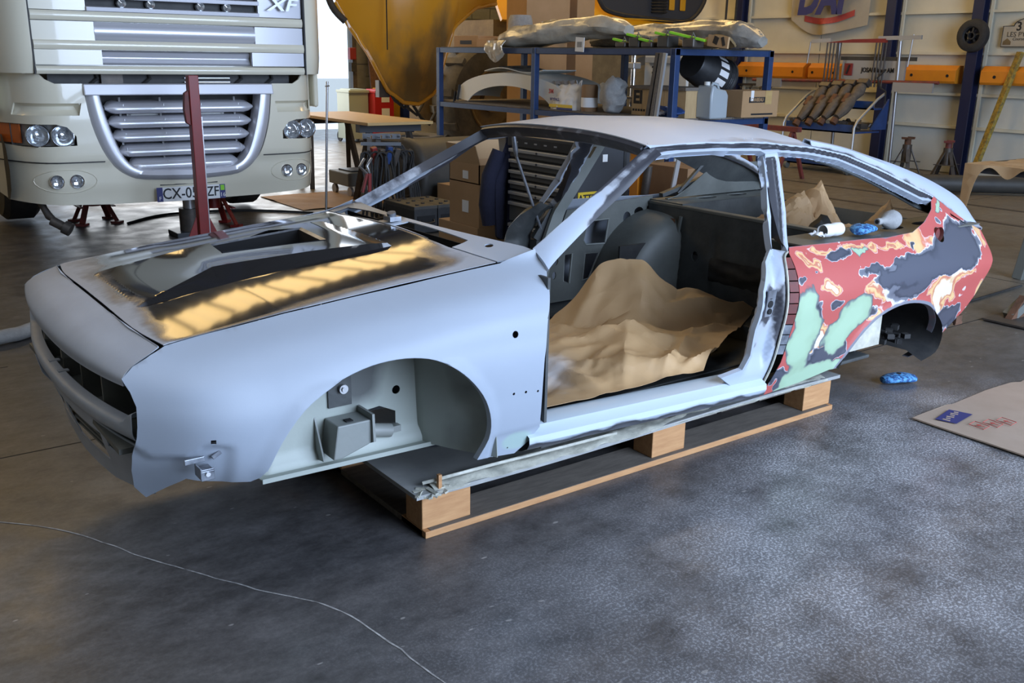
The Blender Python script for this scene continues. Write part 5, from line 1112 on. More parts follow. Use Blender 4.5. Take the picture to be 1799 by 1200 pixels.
# middle shelf: white lorry fender, bag, jar, clothes, crate, canister, cartons, bucket
FY, FR = 5.58, 1.02
def fend2(u, v):
    a = PI*(.02+.96*u); return (5.76+.62*v, FY+FR*math.cos(a), ZM+.004+.325*math.sin(a)**.8+.02*math.sin(v*PI))
t = thing('lorry_fender', 'dusty white plastic lorry wheel arch with louvres on the middle shelf', 'fender', (6.0, FY, ZM))
MB().grid(fend2, 36, 8).build('shell', 'white_plastic', t, smooth=60, thick=.012)
sf = MB()
for i in range(37):
    p = fend2(i/36, 0); a = PI*(.02+.96*i/36); sf.v += [p, (p[0]-.004, FY+(FR-.22)*math.cos(a), ZM+.002+max(0, .325*math.sin(a)**.8-.13*min(1, math.sin(a)*3)))]
sf.f = [(2*i, 2*i+1, 2*i+3, 2*i+2) for i in range(36)]; sf.build('side_face', 'white_plastic', t, smooth=60, thick=.01)
for k in range(7): p = fend2(.10+.028*k, .12); q = fend2(.10+.028*k, .6); MB().bar((p[0], p[1], p[2]+.008), (q[0], q[1], q[2]+.012), .022, .012).build('louvre', 'mud', t)
for k in (0, 1): p = fend2(.05+.08*k, 0); MB().bar((p[0]-.012, p[1], p[2]+.01), (p[0]-.03, p[1]+.02, p[2]-.16), .03, .01).build('rubber_catch', 'rubber', t)
t = thing('torn_panel', 'torn white plastic panel lying on top of the wheel arch', 'panel', (6.1, 5.5, ZM+.33))
MB().grid(lambda u, v: (5.85+.45*v, 6.15-1.05*u, ZM+.345+.035*u+.03*math.sin(u*6)), 12, 4).build('panel', 'white_plastic', t, smooth=60, thick=.01)
MB().bar((5.95, 5.95, ZM+.385), (5.95, 5.45, ZM+.40), .08, .02).build('broken_edge', 'rubber', t)
bg = MB().grid(lambda u, v: (5.80+(.075*math.cos(2*PI*u)*(1-.85*v**1.5)+.014*fbm(math.sin(2*PI*u)*5, v*4, 8, 1.6)), 4.64+.225*math.sin(2*PI*u)*(1+.05*v+.03*fbm(v*6, 2, 5, 1)), ZM+.25*v*(1-.10*math.sin(2*PI*u)+.06*math.sin(11*math.sin(2*PI*u)))), 48, 16, closed_u=True)
t = thing('wipes_bag', 'white and blue packet of wipes on the middle shelf', 'bag', (5.80, 4.64, ZM)); bg.build('packet', 'white_paper', t, smooth=60, thick=.003)
MB().b2(5.724, 5.728, 4.46, 4.82, ZM+.02, ZM+.05).build('yellow_band', 'yellow_label', t); MB().b2(5.724, 5.728, 4.46, 4.70, ZM+.001, ZM+.02).build('blue_band', 'ink_blue', t)
MB().grid(lambda u, v: (5.78+.012*math.sin(u*23)-.01*v, 4.84-.40*u, ZM+.235+.022*u+.03*v+.006*math.sin(u*31)), 30, 3).build('foil_seal', 'alu', t, thick=.004)
text('packet_logo', '3M', .06, 'ink_red', t, (5.722-5.80, .15, .17), (PI/2, 0, -PI/2), .001, bold=.002); text('packet_text', 'WYPALL', .04, 'ink_blue', t, (5.722-5.80, .09, .095), (PI/2, 0, -PI/2), .001, bold=.001)
t = thing('brown_jar', 'brown jar with white label between the wipes and the grey rag', 'jar', (5.80, 4.29, ZM))
W(MB().lathe([(0, 0), (.075, 0), (.08, .02), (.08, .23), (.07, .25), (0, .25)], n=22), 'jar_body', 'card_dark', t, smooth=40); W(MB().lathe([(.0815, .04), (.0815, .13)], n=22), 'paper_label', 'white_paper', t, smooth=40)
def rag(c0, d, seed, m, lab, name='rag'):
    mb = MB().grid(lambda u, v: (c0[0]+d[0]*(.5+.28*fbm(u*3, v*3, seed, 1.5))*math.cos(2*PI*u)*math.sin(PI*(.08+.84*v)), c0[1]+d[1]*(.5+.3*fbm(u*2, v*4, seed+3, 1.5))*math.sin(2*PI*u)*math.sin(PI*(.08+.84*v)), c0[2]+d[2]*(.5-.5*math.cos(PI*v))*(.9+.25*fbm(u*4, v*2, seed+5, 1))), 22, 14, closed_u=True)
    return tag(mb.build(name, m, smooth=50, thick=.004, loc=c0), lab, 'rag')
rag((5.82, 3.98, ZM), (.20, .30, .36), 4, 'grey_cloth', 'grey white rag heaped beside the wooden crate on the middle shelf')
t = thing('wooden_crate', 'pale wooden crate with black stencil letters on the middle shelf', 'crate', (6.02, 3.42, ZM))
for k in range(5): W(MB().b2(-.16, -.145, -.34+.137*k, -.34+.137*k+.132, 0, .235), 'plank', 'wood_beech', t, bevel=.002)
W(MB().b2(-.145, .16, -.34, -.325, 0, .235), 'end_board', 'wood_beech', t); W(MB().b2(-.145, .16, .325, .34, 0, .235), 'end_board', 'wood_beech', t); W(MB().b2(-.145, .16, -.32, .32, 0, .012), 'bottom_board', 'wood_beech', t); W(MB().b2(-.18, .17, -.35, .35, .235, .262), 'lid', 'wood_old', t)
text('stencil_text', 'EI', .16, 'ink', t, (-.162, .26, .155), (PI/2, 0, -PI/2), .001, bold=.006); [W(MB().b2(-.1625, -.160, .30-.035*k, .322-.035*k, .035, .055), 'stencil_mark', 'ink', t) for k in range(5)]
rag((5.80, 3.22, ZM), (.16, .30, .10), 8, 'blue_paint', 'dark blue rag in front of the wooden crate', 'blue_rag')
for k, (x, y, lab, m) in enumerate(((5.62, 3.23, 'grey alloy profile leaning against the shelf corner, on the lorry side', 'dark_steel'), (5.62, 3.16, 'dark weathered profile leaning in the middle at the shelf corner', 'wood_old'), (5.61, 3.10, 'bright alloy profile leaning nearest the shelf corner post', 'alu'))):
    t = thing('metal_profile', lab, 'profile', (x-.05, y+.16, 0), 'profiles leaning on the shelf corner'); W(MB().bar((0, 0, 0), (.04, -.20+.02*k, 1.49), .045 if k < 2 else .022, .035), 'bar', m, t)
t = thing('jerrycan', 'translucent white plastic jerrycan on the middle shelf', 'jerrycan', (6.10, 3.00, ZM))
W(MB().prism([(-.10, 0), (.115, 0), (.115, .20), (.085, .245), (-.03, .26), (-.05, .285), (-.09, .285), (-.105, .20)], 'Y', -.09, .09), 'canister', 'jerry', t, bevel=.015, smooth=40)
W(MB().tube([(-.03, 0, .255), (.0, 0, .30), (.06, 0, .29), (.085, 0, .235)], .014, 8), 'handle', 'jerry', t, smooth=60); W(MB().cyl((-.07, 0, .285), (-.07, 0, .315), .026, n=16), 'cap', 'white_plastic', t, smooth=40)
def shop_carton(lab, loc, d, rz=0, m='card'):
    t = carton(lab, loc, d, rz, None, m); x, y, z = d
    W(MB().b2(-.16, .06, -y/2-.002, -y/2, z-.105, z-.055), 'print_block', 'ink', t); text('carton_text', 'CHABEAU', .045, 'card', t, (-.05, -y/2-.0025, z-.08), (PI/2, 0, 0), .0008, sx=.85, bold=.001)
    W(MB().b2(.06, .15, -y/2-.003, -y/2, z-.12, z+.002), 'tape', 'wood_bench', t); W(MB().b2(-.14, -.10, -y/2-.003, -y/2, z-.09, z+.002), 'tape', 'white_paper', t); W(MB().b2(-.12, .18, -y/2-.002, -y/2, .02, .035), 'print_bar', 'ink', t)
    return t
shop_carton('light brown printed carton beside the jerrycan on the middle shelf', (6.72, 3.12, ZM), (.50, .30, .235))
t = carton('darker carton behind the blue corner post on the middle shelf', (6.02, 3.38, ZM) if False else (6.32, 3.55, ZM), (.36, .30, .235), 0, None, 'card_dark'); W(MB().b2(-.16, -.05, -.153, -.15, .13, .19), 'print_block', 'ink', t)
t = thing('plastic_bucket', 'black plastic bucket with white lettering lying on the cartons', 'bucket', (6.50, 3.50, ZM+.235), None); t.scale = (1.3, 1.3, 1.3)
bk = MB().lathe([(.0, 0), (.115, 0), (.12, .01), (.145, .32), (.155, .33), (.155, .345), (.14, .345), (.11, .03), (0, .03)], n=32)
R_ = Matrix.Rotation(1.95, 3, 'Y'); bk.v = [tuple(R_ @ Vector(v)+Vector((-.12, 0, .185))) for v in bk.v]; W(bk, 'bucket_body', 'black_plastic', t, smooth=40)
lb = MB().lathe([(.134, .17), (.1415, .255)], n=40); lb.v = [tuple(R_ @ Vector((v[0]*1.008, v[1]*1.008, v[2]))+Vector((-.12, 0, .185))) for v in lb.v]; lb.f = [f for k, f in enumerate(lb.f) if k % 3 != 1]; W(lb, 'letter_band', 'white_paper', t)
for z in (.29, .305):
    rg_ = MB().tube([tuple(R_ @ Vector((.146*math.cos(a), .146*math.sin(a), z))+Vector((-.12, 0, .185))) for a in [2*PI*i/24 for i in range(24)]], .004, 5, closed=True); W(rg_, 'rib', 'black_plastic', t)
# lower shelf
carton('closed carton on the lowest shelf', (6.2, 4.0, .294), (.6, .5, .36), .05)
# perforated white cabinet and drill column behind the shelving
t = thing('perforated_cabinet', 'white perforated steel tool panel standing behind the shelving', 'tool panel', (7.55, 5.05, 0))
W(MB().b2(0, .04, -.34, .32, 0, 1.50), 'panel', 'white_plastic', t)
for i in range(9):
    for j in range(2):
        for k in range(3): W(MB().box((-.002, -.22+.30*j+.055*k, .92+.062*i), (.004, .016, .022)), 'slot', 'hole_black', t)
W(MB().b2(-.06, 0, -.30, .26, 1.40, 1.46), 'shelf_lip', 'alu', t); W(MB().b2(-.05, .0, -.1, .14, .88, .96), 'socket', 'alu', t)
W(MB().cyl((-.10, .40, 0), (-.10, .40, 1.48), .03, n=14), 'column', 'chrome', t, smooth=40); W(MB().b2(-.25, .05, .22, .48, 1.0, 1.02), 'tray', 'dark_steel', t); W(MB().b2(-.16, -.04, .34, .46, 1.33, 1.40), 'head', 'alu', t, bevel=.01)
t = thing('press_frame', 'white steel bracket frame on the lowest shelf, seen through the car door', 'machine', (6.12, 3.42, .294))
for x, y in ((0, 0), (0, -.3), (.5, 0), (.5, -.3)): W(MB().b2(x-.03, x+.03, y-.03, y+.03, 0, .42), 'leg', 'white_plastic', t)
W(MB().b2(-.03, .53, -.33, .03, .14, .19), 'lower_tray', 'white_plastic', t); W(MB().b2(.0, .3, -.31, -.0, .34, .40), 'top', 'wall_grey', t); W(MB().b2(.2, .45, -.28, -.05, .19, .28), 'motor', 'alu', t, bevel=.02)
# ---------------------------------------------------------------- the mud-splashed yellow loader behind the shelving
t = thing('wheel_loader', 'mud splashed yellow wheel loader filling the back of the hall', 'loader', (9.2, 9.6, 0))
m = mat('loader_paint', (.6, .3, .02), .28, 0, coat=.35)
c0 = attr_ramp(m, 'mudv', [(.40, (.56, .27, .02)), (.50, (.42, .22, .035)), (.70, (.17, .11, .04))], .9, 3.2, (1, 1, .45)); setc(m, c0); M['loader_paint'] = m
def skirt(u, v):
    x = 5.40+2.35*u
    zb = itp(x, [5.4, 5.55, 5.8, 6.05, 6.28, 6.5, 6.75, 6.9, 7.05, 7.4, 7.75], [2.08, 1.80, 1.45, .98, .82, .80, .95, 1.40, 1.82, 2.08, 2.15])
    return (x, 8.62-.35*math.sin(v*PI*.55)*(.4+.6*math.sin(min(1, u*1.15)*PI))+.25*(1-u)**3, zb+(2.75-zb)*v)
mb = MB().grid(skirt, 44, 26); mb.at['mudv'] = [clamp(.27+.34*sst(2.1, 1.0, p[2])+.22*math.exp(-((p[0]-6.75)/.3)**2)) for p in mb.v]
o = mb.build('rear_fender', 'loader_paint', t, smooth=60, thick=.05)
MB().tube([skirt(i/43, 0) for i in range(44)], .03, 6).build('fender_lip', 'loader_paint', t, smooth=60)
MB().tube([(5.86, 8.36, z) for z in (1.5, 2.0, 2.6)], .008, 6).build('panel_gap', 'hole_black', t)
ck = MB().tube(smoothpl([(5.32, 8.95, 2.8), (5.30, 8.92, 2.3), (5.36, 8.88, 2.02), (5.5, 8.80, 1.84)], 5), .045, 8); ck.build('rubber_edge', 'rubber', t, smooth=60)
mb = MB().grid(lambda u, v: (7.95+4.0*u, 8.75+.35*math.sin(v*PI/2), 1.95+.85*v), 20, 8); mb.at['mudv'] = [.05]*len(mb.v); mb.build('cab_body', 'digger_yellow', t, smooth=60, thick=.05)
MB().b2(7.9, 12.0, 8.9, 11.5, 1.0, 1.95).build('chassis', 'mud', t)
# cab window with rounded lower edge
wo = smoothpl([(9.55, 2.75), (9.72, 2.28), (10.05, 2.11), (11.2, 2.04), (11.7, 2.07), (12.0, 2.35), (12.05, 2.75)], 5)
mb, v = skin(wo, [], lambda x, z: (x, 8.70, z), .15); mb.build('cab_window', 'chest_grey', t)
MB().tube([(x, 8.69, z) for x, z in wo], .035, 6).build('window_seal', 'rubber', t, smooth=60)
MB().b2(10.0, 11.9, 8.66, 8.69, 2.03, 2.05).build('sill_strip', 'digger_yellow', t)
for k in range(7): MB().lathe([(.12, -.02), (.15, 0), (.12, .02)], (10.95, 8.67, 2.16+.045*k), 'Z', 16).build('bellows_ring', 'rubber', t)
for x in (11.25, 11.5): MB().b2(x-.06, x+.06, 8.665, 8.69, 2.2, 2.4).build('lever_console', 'digger_yellow', t, bevel=.02)
def wheel_(cx, cy, R, w_):
    pr = [(R*.55, -w_*.45), (R*.70, -w_*.5), (R*.92, -w_*.47), (R, -w_*.3), (R, w_*.3), (R*.92, w_*.47), (R*.55, w_*.45)]
    o = MB().lathe(pr, (cx, cy, R), 'Y', 44).build('wheel', 'tyre_dusty', t, smooth=40)
    for k in range(22):
        a = 2*PI*k/22; MB().box((cx+R*math.sin(a), cy-(w_*.22 if k % 2 else -w_*.22), R+R*math.cos(a)), (.10, w_*.5, .07), ry=a, rz=.35 if k % 2 else -.35).build('tread_lug', 'tyre_dusty', o)
    MB().lathe([(R*.57, -w_*.47), (R*.55, -w_*.49), (R*.50, -w_*.42), (R*.46, -w_*.2), (R*.2, -w_*.12), (R*.2, -w_*.3), (0, -w_*.3)], (cx, cy, R), 'Y', 36).build('rim', 'mud', o, smooth=40)
wheel_(7.85, 9.0, .82, .62); wheel_(11.0, 9.2, .82, .62)
MB().b2(8.6, 10.4, 9.0, 10.5, .45, 1.5).build('engine_housing', 'mud', t)
for x, z in ((6.15, .85), (6.35, .75), (6.55, .62)): MB().tube([(x-.15, 8.75, z+.25), (x, 8.7, z), (x+.15, 8.72, z-.1), (x+.3, 8.8, z+.05)], .022, 6).build('hydraulic_hose', 'rubber', t, smooth=60)
MB().box((6.02, 8.8, 1.0), (.16, .1, .22)).build('tail_lamp_bracket', 'dark_steel', t)
MB().b2(6.9, 7.9, 9.3, 9.6, .5, 1.3).build('axle_housing', 'mud', t)
carton('tall brown carton propped on the loader step', (6.98, 7.15, 1.536) if False else (7.28, 7.05, 0), (.56, .5, 1.62), .1)
t2 = carton('upper brown carton standing on the tall carton', (7.28, 7.05, 1.62), (.62, .5, .75), -.12)
carton('slim brown carton beside the upper carton under the digger window', (7.84, 7.0, 0), (.30, .4, 2.30), .05)
# back corner by the doorway: hanging door chain, boards, pipes and tools
t = thing('sliding_door_track', 'black sliding door edge with a hanging chain beside the bright doorway', 'door edge', (7.62, 12.7, 0))
W(MB().b2(-.06, .02, -.05, .05, 0, 3.6), 'edge_bar', 'dark_steel', t); W(MB().tube([(.16, -.15, 3.4), (.14, -.15, 2.4), (.20, -.15, 1.7), (.24, -.2, 1.45)], .02, 6), 'hose', 'rubber', t, smooth=60)
W(MB().b2(-.14, -.02, -.12, -.02, 1.35, 1.55), 'warning_lamp', 'red_paint', t, bevel=.01); W(MB().b2(-.12, -.02, -.12, -.02, 1.15, 1.3), 'switch_box', 'rubber', t)
for k, (x, w_, h, m, lab) in enumerate(((8.0, .16, 1.9, 'rust', 'rust brown plank leaning on the back wall'), (8.2, .09, 2.3, 'dark_steel', 'dark slim board leaning on the back wall'), (8.62, .10, 2.2, 'wood_old', 'weathered batten leaning on the back wall'))):
    t = thing('leaning_plank', lab, 'plank', (x, 12.55, 0), 'boards against the back wall'); W(MB().bar((0, 0, 0), (.05, .38, h), w_, .03, up=(0, 1, 0)), 'board', m, t)
t = thing('drain_pipe', 'grey upright pipe with a white band at the back wall', 'pipe', (8.42, 12.75, 0)); W(MB().cyl((0, 0, 0), (0, 0, 3.2), .06, n=16), 'pipe', 'dark_steel', t, smooth=40); W(MB().cyl((0, 0, 1.25), (0, 0, 1.40), .064, n=16), 'band', 'white_paper', t, smooth=40)
for k, (x, m, lab, nm) in enumerate(((8.95, 'blue_paint', 'blue dustpan hanging on the back wall', 'dustpan'), (9.2, 'wood_old', 'wooden handled shovel hanging on the back wall', 'shovel'), (9.5, 'wood_beech', 'broom with pale handle hanging on the back wall', 'broom'))):
    t = thing(nm, lab, nm, (x, 12.955, .55), 'tools on the back wall')
    W(MB().cyl((0, .0, .3), (.05, .02, 1.5), .018, n=10), 'handle', 'wood_beech' if k else 'dark_steel', t, smooth=40); W(MB().box((0, 0, .18), (.26, .05, .30), taper=.85), 'blade', m, t, bevel=.01)
t = thing('wall_cabinet', 'dark pegboard cabinet on the back wall behind the bins', 'cabinet', (9.2, 12.86, 1.5)); W(MB().b2(-.4, .6, -.06, .12, 0, .9), 'board', 'drum_dark', t)
for k in range(5): W(MB().bar((-.3+.18*k, -.07, .75), (-.28+.18*k, -.09, .35+.07*(k % 3)), .03, .02), 'hung_tool', 'dark_steel' if k % 2 else 'wood_old', t)
# ---------------------------------------------------------------- right-hand wall: banner, guards, aligning rack, wheel, notice
WX = X1-.02
def bnr(y, z): return (WX-.03-.05*abs(math.sin((y-5.7)*3.2))-.10*math.exp(-((y-6.35-.25*(z-1.8))/.10)**2)*sst(2.2, 1.85, z), y, z)
BN = smoothpl([(7.05, 2.95), (7.05, 2.15), (6.98, 2.02), (6.72, 1.86), (6.45, 1.83), (6.30, 1.85), (5.72, 1.96)], 4)+[(5.70, 2.95)]
mb, v = skin(BN, [], lambda y, z: bnr(y, z), .05)
m = mat('banner_cloth', (.36, .31, .23), .85, 0, (.42, .37, .28), 3, .8, .2, 20); M['banner_cloth'] = m
t = thing('banner', 'sagging beige cloth banner with navy letters on the right wall', 'banner', (WX-.06, 6.35, 1.8))
mb.build('cloth', 'banner_cloth', t, smooth=60, thick=.004)
mb = MB().grid(lambda u, v: tuple(a-(.022 if k == 0 else 0) for k, a in enumerate(bnr(6.80-.88*u, 2.03-.06*math.sin(u*PI)+.06*u*u+.085*v))), 20, 2); mb.build('red_stripe', 'ink_red', t, thick=.002)
text('banner_text', 'DAF', .62, 'ink_blue', t, (-.12, .06, .53), (PI/2, 0, -PI/2), .003, sx=.78, shear=.14, bold=.03)
for k, (y0, y1, lab) in enumerate(((7.95, 6.65, 'orange guard box on the wall, farthest from the column with the wheel'), (6.56, 6.02, 'short orange guard box behind the aligning rack'), (4.95, 4.20, 'orange guard box right of the aligning rack'), (3.86, 2.6, 'orange guard box beside the yellow level bar'))):
    t = thing('wall_guard', lab, 'guard box', (WX-.10, (y0+y1)/2, 1.19), 'orange guard boxes on the right wall'); L = y0-y1
    W(MB().prism([(.10, 0), (-.06, .0), (-.08, .03), (-.08, .17), (.0, .235), (.10, .235)], 'Y', -L/2, L/2), 'cover', 'orange', t, bevel=.004)
    for s in (-.35, .35): W(MB().cyl((-.081, s*L, .1), (-.086, s*L, .1), .02, n=12), 'bolt_hole', 'hole_black', t)
# wheel aligning rack on a stand
t = thing('aligning_rack', 'wheel aligning rack with a red cross bar and hanging rods at the right wall', 'rack', (11.35, 5.15, 0))
R0 = Vector((11.35, 5.15, 0))
def RK(mb, n, m, par=None, **k): return mb.build(n, m, par or t, **k)
for y in (5.55, 4.62): RK(MB().tube([(11.5, y, 0), (11.45, y, .9), (11.40, y, 1.72)], .022, 8), 'upright', 'steel', smooth=60)
RK(MB().bar((11.36, 5.98, 1.72), (11.36, 5.66, 1.735), .03, .05), 'bar_end', 'alu'); RK(MB().bar((11.36, 4.92, 1.755), (11.36, 4.30, 1.765), .03, .05), 'bar_end', 'alu')
RK(MB().prism([(5.72, 1.70), (5.30, 1.745), (4.80, 1.75), (4.80, 1.70)], 'X', 11.33, 11.39), 'cross_bar', 'red_paint')
for y in [5.70-.055*i for i in range(5)]+[4.93-.05*i for i in range(4)]: RK(MB().cyl((11.34, y, 1.70), (11.37, y+.03, 1.13), .011, n=8), 'hanging_rod', 'dark_steel', smooth=60)
for y, z0 in ((6.0, 1.42), (4.42, 1.40)): RK(MB().cyl((11.36, y, 1.80 if y < 5 else 1.72), (11.36, y+.03, z0), .010, n=8), 'measuring_pin', 'steel', smooth=60)
sg = RK(MB().b2(11.42, 11.45, 4.52, 5.48, 1.22, 1.47), 'sign_board', 'alu'); RK(MB().b2(11.42, 11.45, 4.38, 5.52, 1.47, 1.52), 'sign_rail', 'drum_dark'); RK(MB().b2(11.405, 11.42, 5.31, 5.43, 1.27, 1.43), 'sign_emblem', 'red_paint', sg, loc=(0, 0, 0)) if False else None
RK(MB().b2(11.405, 11.42, 5.31, 5.43, 1.27, 1.43), 'sign_emblem', 'red_paint'); RK(MB().bar((11.40, 5.39, 1.29), (11.40, 5.35, 1.41), .02, .02), 'emblem_mark', 'ink')
text('sign_text', 'JOSAM laser AM', .085, 'ink', t, (.065, -.23, 1.345), (PI/2, 0, -PI/2), .002, sx=.85, bold=.002)
RK(MB().cyl((11.38, 7.0, 1.17), (11.38, 4.0, 1.21), .022, n=8), 'red_beam', 'red_dirty', smooth=60)
for y0, y1 in ((4.62, 4.05), (6.9, 6.45)):
    o = RK(MB().b2(11.34, 11.37, y1, y0, 1.08, 1.20), 'perforated_plate', 'alu')
    for i in range(6): MB().cyl((-.001, 0, 0), (-.004, 0, 0), .012, n=8).build('plate_hole', 'hole_black', t, loc=(11.34-R0.x, y1+.06+.08*i-R0.y, 1.14), world=False)
RK(MB().tube([(11.35, 4.75, 1.36), (11.33, 4.85, 1.25), (11.33, 4.78, 1.12), (11.33, 4.70, 1.08), (11.33, 4.69, .92)], .012, 6), 'hanging_cable', 'rubber', smooth=60)
# blue parts trolley below it
t = thing('parts_trolley', 'blue stepped parts trolley with steel rails below the aligning rack', 'trolley', (11.1, 5.2, 0)); R0 = Vector(t.location)
for y in (5.86, 4.72):
    RK(MB().tube([(10.75, y, .05), (10.75, y, .62), (10.80, y, .70), (11.2, y-.0, .98), (11.35, y, 1.05)], .018, 8), 'side_rail', 'alu', smooth=60)
    RK(MB().prism([(11.1, .58), (11.45, .98), (11.45, .58)], 'Y', y-.01, y+.01), 'side_plate', 'blue_paint')
for x0, x1, z in ((10.78, 11.35, .56), (11.15, 11.5, .86), (10.78, 11.4, .10)):
    tr_ = RK(MB().b2(x0, x1, 4.74, 5.84, z-.02, z), 'tray', 'blue_paint'); RK(MB().b2(x0, x0+.02, 4.74, 5.84, z-.02, z+.09), 'tray_edge', 'blue_paint')
for y in (4.8, 5.78): RK(MB().cyl((10.8, y-.02, .05), (10.8, y+.02, .05), .05, n=14), 'castor', 'grey_box', smooth=40)
rnd = random.Random(3)
for k in range(4):
    y = 5.62-.20*k; o = thing('brake_caliper', ('dusty cast caliper on the trolley slope, farthest of four', 'dusty cast caliper, second on the trolley slope', 'dusty cast caliper, third on the trolley slope', 'dusty cast caliper at the wall column end of the slope')[k], 'caliper', (11.0, y, .60+.02*k), 'cast parts on the trolley')
    W(MB().tube([(-.20, .02, .08), (-.10, .0, .17), (-.02, -.01, .26), (.06, -.02, .33), (.14, -.04, .42), (.22, -.05, .50)], [.045, .075, .085, .055, .085, .05], 10), 'casting', 'cast_iron', o, smooth=35); W(MB().box((-.04, .02, .32), (.16, .07, .05), ry=-.8), 'lug', 'rust', o, bevel=.008); W(MB().cyl((-.22, .02, .06), (-.26, .03, -.0), .05, n=10), 'piston', 'rust', o, smooth=40); W(MB().box((.22, -.05, .52), (.10, .16, .08), ry=.8), 'bracket', 'dark_steel', o, bevel=.01)
sc_ = MB()
for k in range(60): sc_.box((10.85+.45*rnd.random(), 4.8+1.0*rnd.random(), (.60 if k < 30 else .14)+.05*rnd.random()), (.04+.09*rnd.random(), .04+.10*rnd.random(), .03+.06*rnd.random()), rz=rnd.random()*3, rx=rnd.random())
o = tag(sc_.build('scrap_parts', 'dark_steel', loc=(11.1, 5.2, .1)), 'jumble of small dark steel parts on the trolley trays', 'scrap', kind='stuff')
t = thing('trestle', 'red steel trestle standing left of the parts trolley', 'trestle', (9.6, 5.2, 0)); R0 = Vector(t.location)
for s in (-1, 1):
    for d in (-1, 1): RK(MB().bar((9.6+.28*d, 5.2+.4*s, 0), (9.6, 5.2+.4*s, .62), .04, .04), 'leg', 'red_dirty')
RK(MB().b2(9.56, 9.64, 4.7, 5.7, .60, .66), 'beam', 'red_dirty')
# spare wheel hung on the column, notice, level bar
t = thing('spare_wheel', 'small black wheel with spoked hub hung on the blue column', 'wheel', (X1-.21, 4.02, 1.60)); R0 = Vector(t.location)
W(MB().lathe([(.10, -.05), (.115, -.075), (.16, -.08), (.20, -.06), (.21, 0), (.19, .02), (.10, .02)], (0, 0, .20), 'X', 32), 'tyre', 'rubber', t, smooth=40)
W(MB().lathe([(.03, -.03), (.035, -.07), (.05, -.07), (.05, .0)], (0, 0, .20), 'X', 16), 'hub', 'black_plastic', t, smooth=40)
for k in range(5): a = 2*PI*k/5+.4; W(MB().bar((-.04, .04*math.cos(a), .20+.04*math.sin(a)), (-.03, .115*math.cos(a), .20+.115*math.sin(a)), .02, .03, up=(1, 0, 0)), 'spoke', 'black_plastic', t)
t = thing('rally_plate', 'beige rally plate with a domed black outline on the right wall', 'plaque', (WX-.02, 3.40, 1.66)); R0 = Vector(t.location)
PLQ = [(.34, 0), (.34, .26), (.20, .26)]+[(.20*math.cos(a), .26+.10*math.sin(a)) for a in [PI*i/12 for i in range(1, 12)]]+[(-.20, .26), (-.34, .26), (-.34, 0)]
W(MB().prism(PLQ, 'X', -.006, 0), 'board', 'banner_cloth', t); W(MB().tube([(-.008, y*.97, .006+z*.97) for y, z in PLQ], .005, 5, closed=True), 'outline', 'ink', t)
text('plate_number', '3', .15, 'ink', t, (-.008, .13, .25), (PI/2, 0, -PI/2), .001, bold=.003); text('plate_title', 'LES PYRA', .085, 'dark_steel', t, (-.008, .10, .155), (PI/2, 0, -PI/2), .001, sx=1.0); text('plate_text', 'Course', .05, 'ink', t, (-.008, .12, .10), (PI/2, 0, -PI/2), .001, shear=.3)
W(MB().prism([(.31, .03), (.31, .07), (.26, .11), (.21, .07), (.21, .03)], 'X', -.009, -.006), 'plate_picture', 'mud', t)
t = thing('level_bar', 'worn yellow level bar leaning against the right wall', 'level bar', (11.75, 3.60, 0)); W(MB().bar((0, 0, 0), (.42, -.18, 1.60), .09, .05), 'bar', 'yellow_worn', t, bevel=.004)
t = thing('cross_shaft', 'dusty black propeller shaft lying along the floor at the right wall', 'shaft', (10.6, 2.8, 0))
W(MB().cyl((-.9, .75, .11), (.5, -.42, .11), .10, n=20), 'tube', 'drum_dark', t, smooth=40); W(MB().cyl((.5, -.42, .11), (.75, -.62, .11), .06, n=14), 'yoke', 'dark_steel', t, smooth=40); W(MB().box((.62, -.52, .14), (.16, .14, .16), rz=-.7), 'joint', 'drum_dark', t, bevel=.02); W(MB().cyl((.78, -.66, .13), (.9, -.76, .13), .13, n=18), 'flange', 'dark_steel', t, smooth=40)
for k, z in enumerate((1.38, 1.10)):
    t = thing('wall_hook_rail', ('black hook rail on the wall behind the shelving, upper', 'lower bent hook rail on the wall left of the aligning rack')[k], 'hook rail', (WX-.06, 7.5, z-.15)); W(MB().bar((0, .5, .12), (0, -.3, .14), .03, .03), 'rail', 'dark_steel', t)
    for j in range(4): W(MB().tube([(0, .4-.2*j, .12), (-.06, .4-.2*j, .05), (-.09, .38-.2*j, .09)], .010, 6), 'hook', 'dark_steel', t)
for k, y in enumerate((8.0, 7.8)):
    t = thing('hanging_chain', ('black chain hoist hanging behind the shelving by the loader cab', 'black hook block hanging beside the chain')[k], 'hoist', (X1-.5, y, 1.45)); W(MB().tube([(0, 0, 2.0), (.0, .01, .5), (0, 0, .3)], .02, 6), 'chain', 'rubber', t); W(MB().box((0, 0, .15), (.10, .16, .34), rx=.2), 'block', 'rubber', t, bevel=.03)
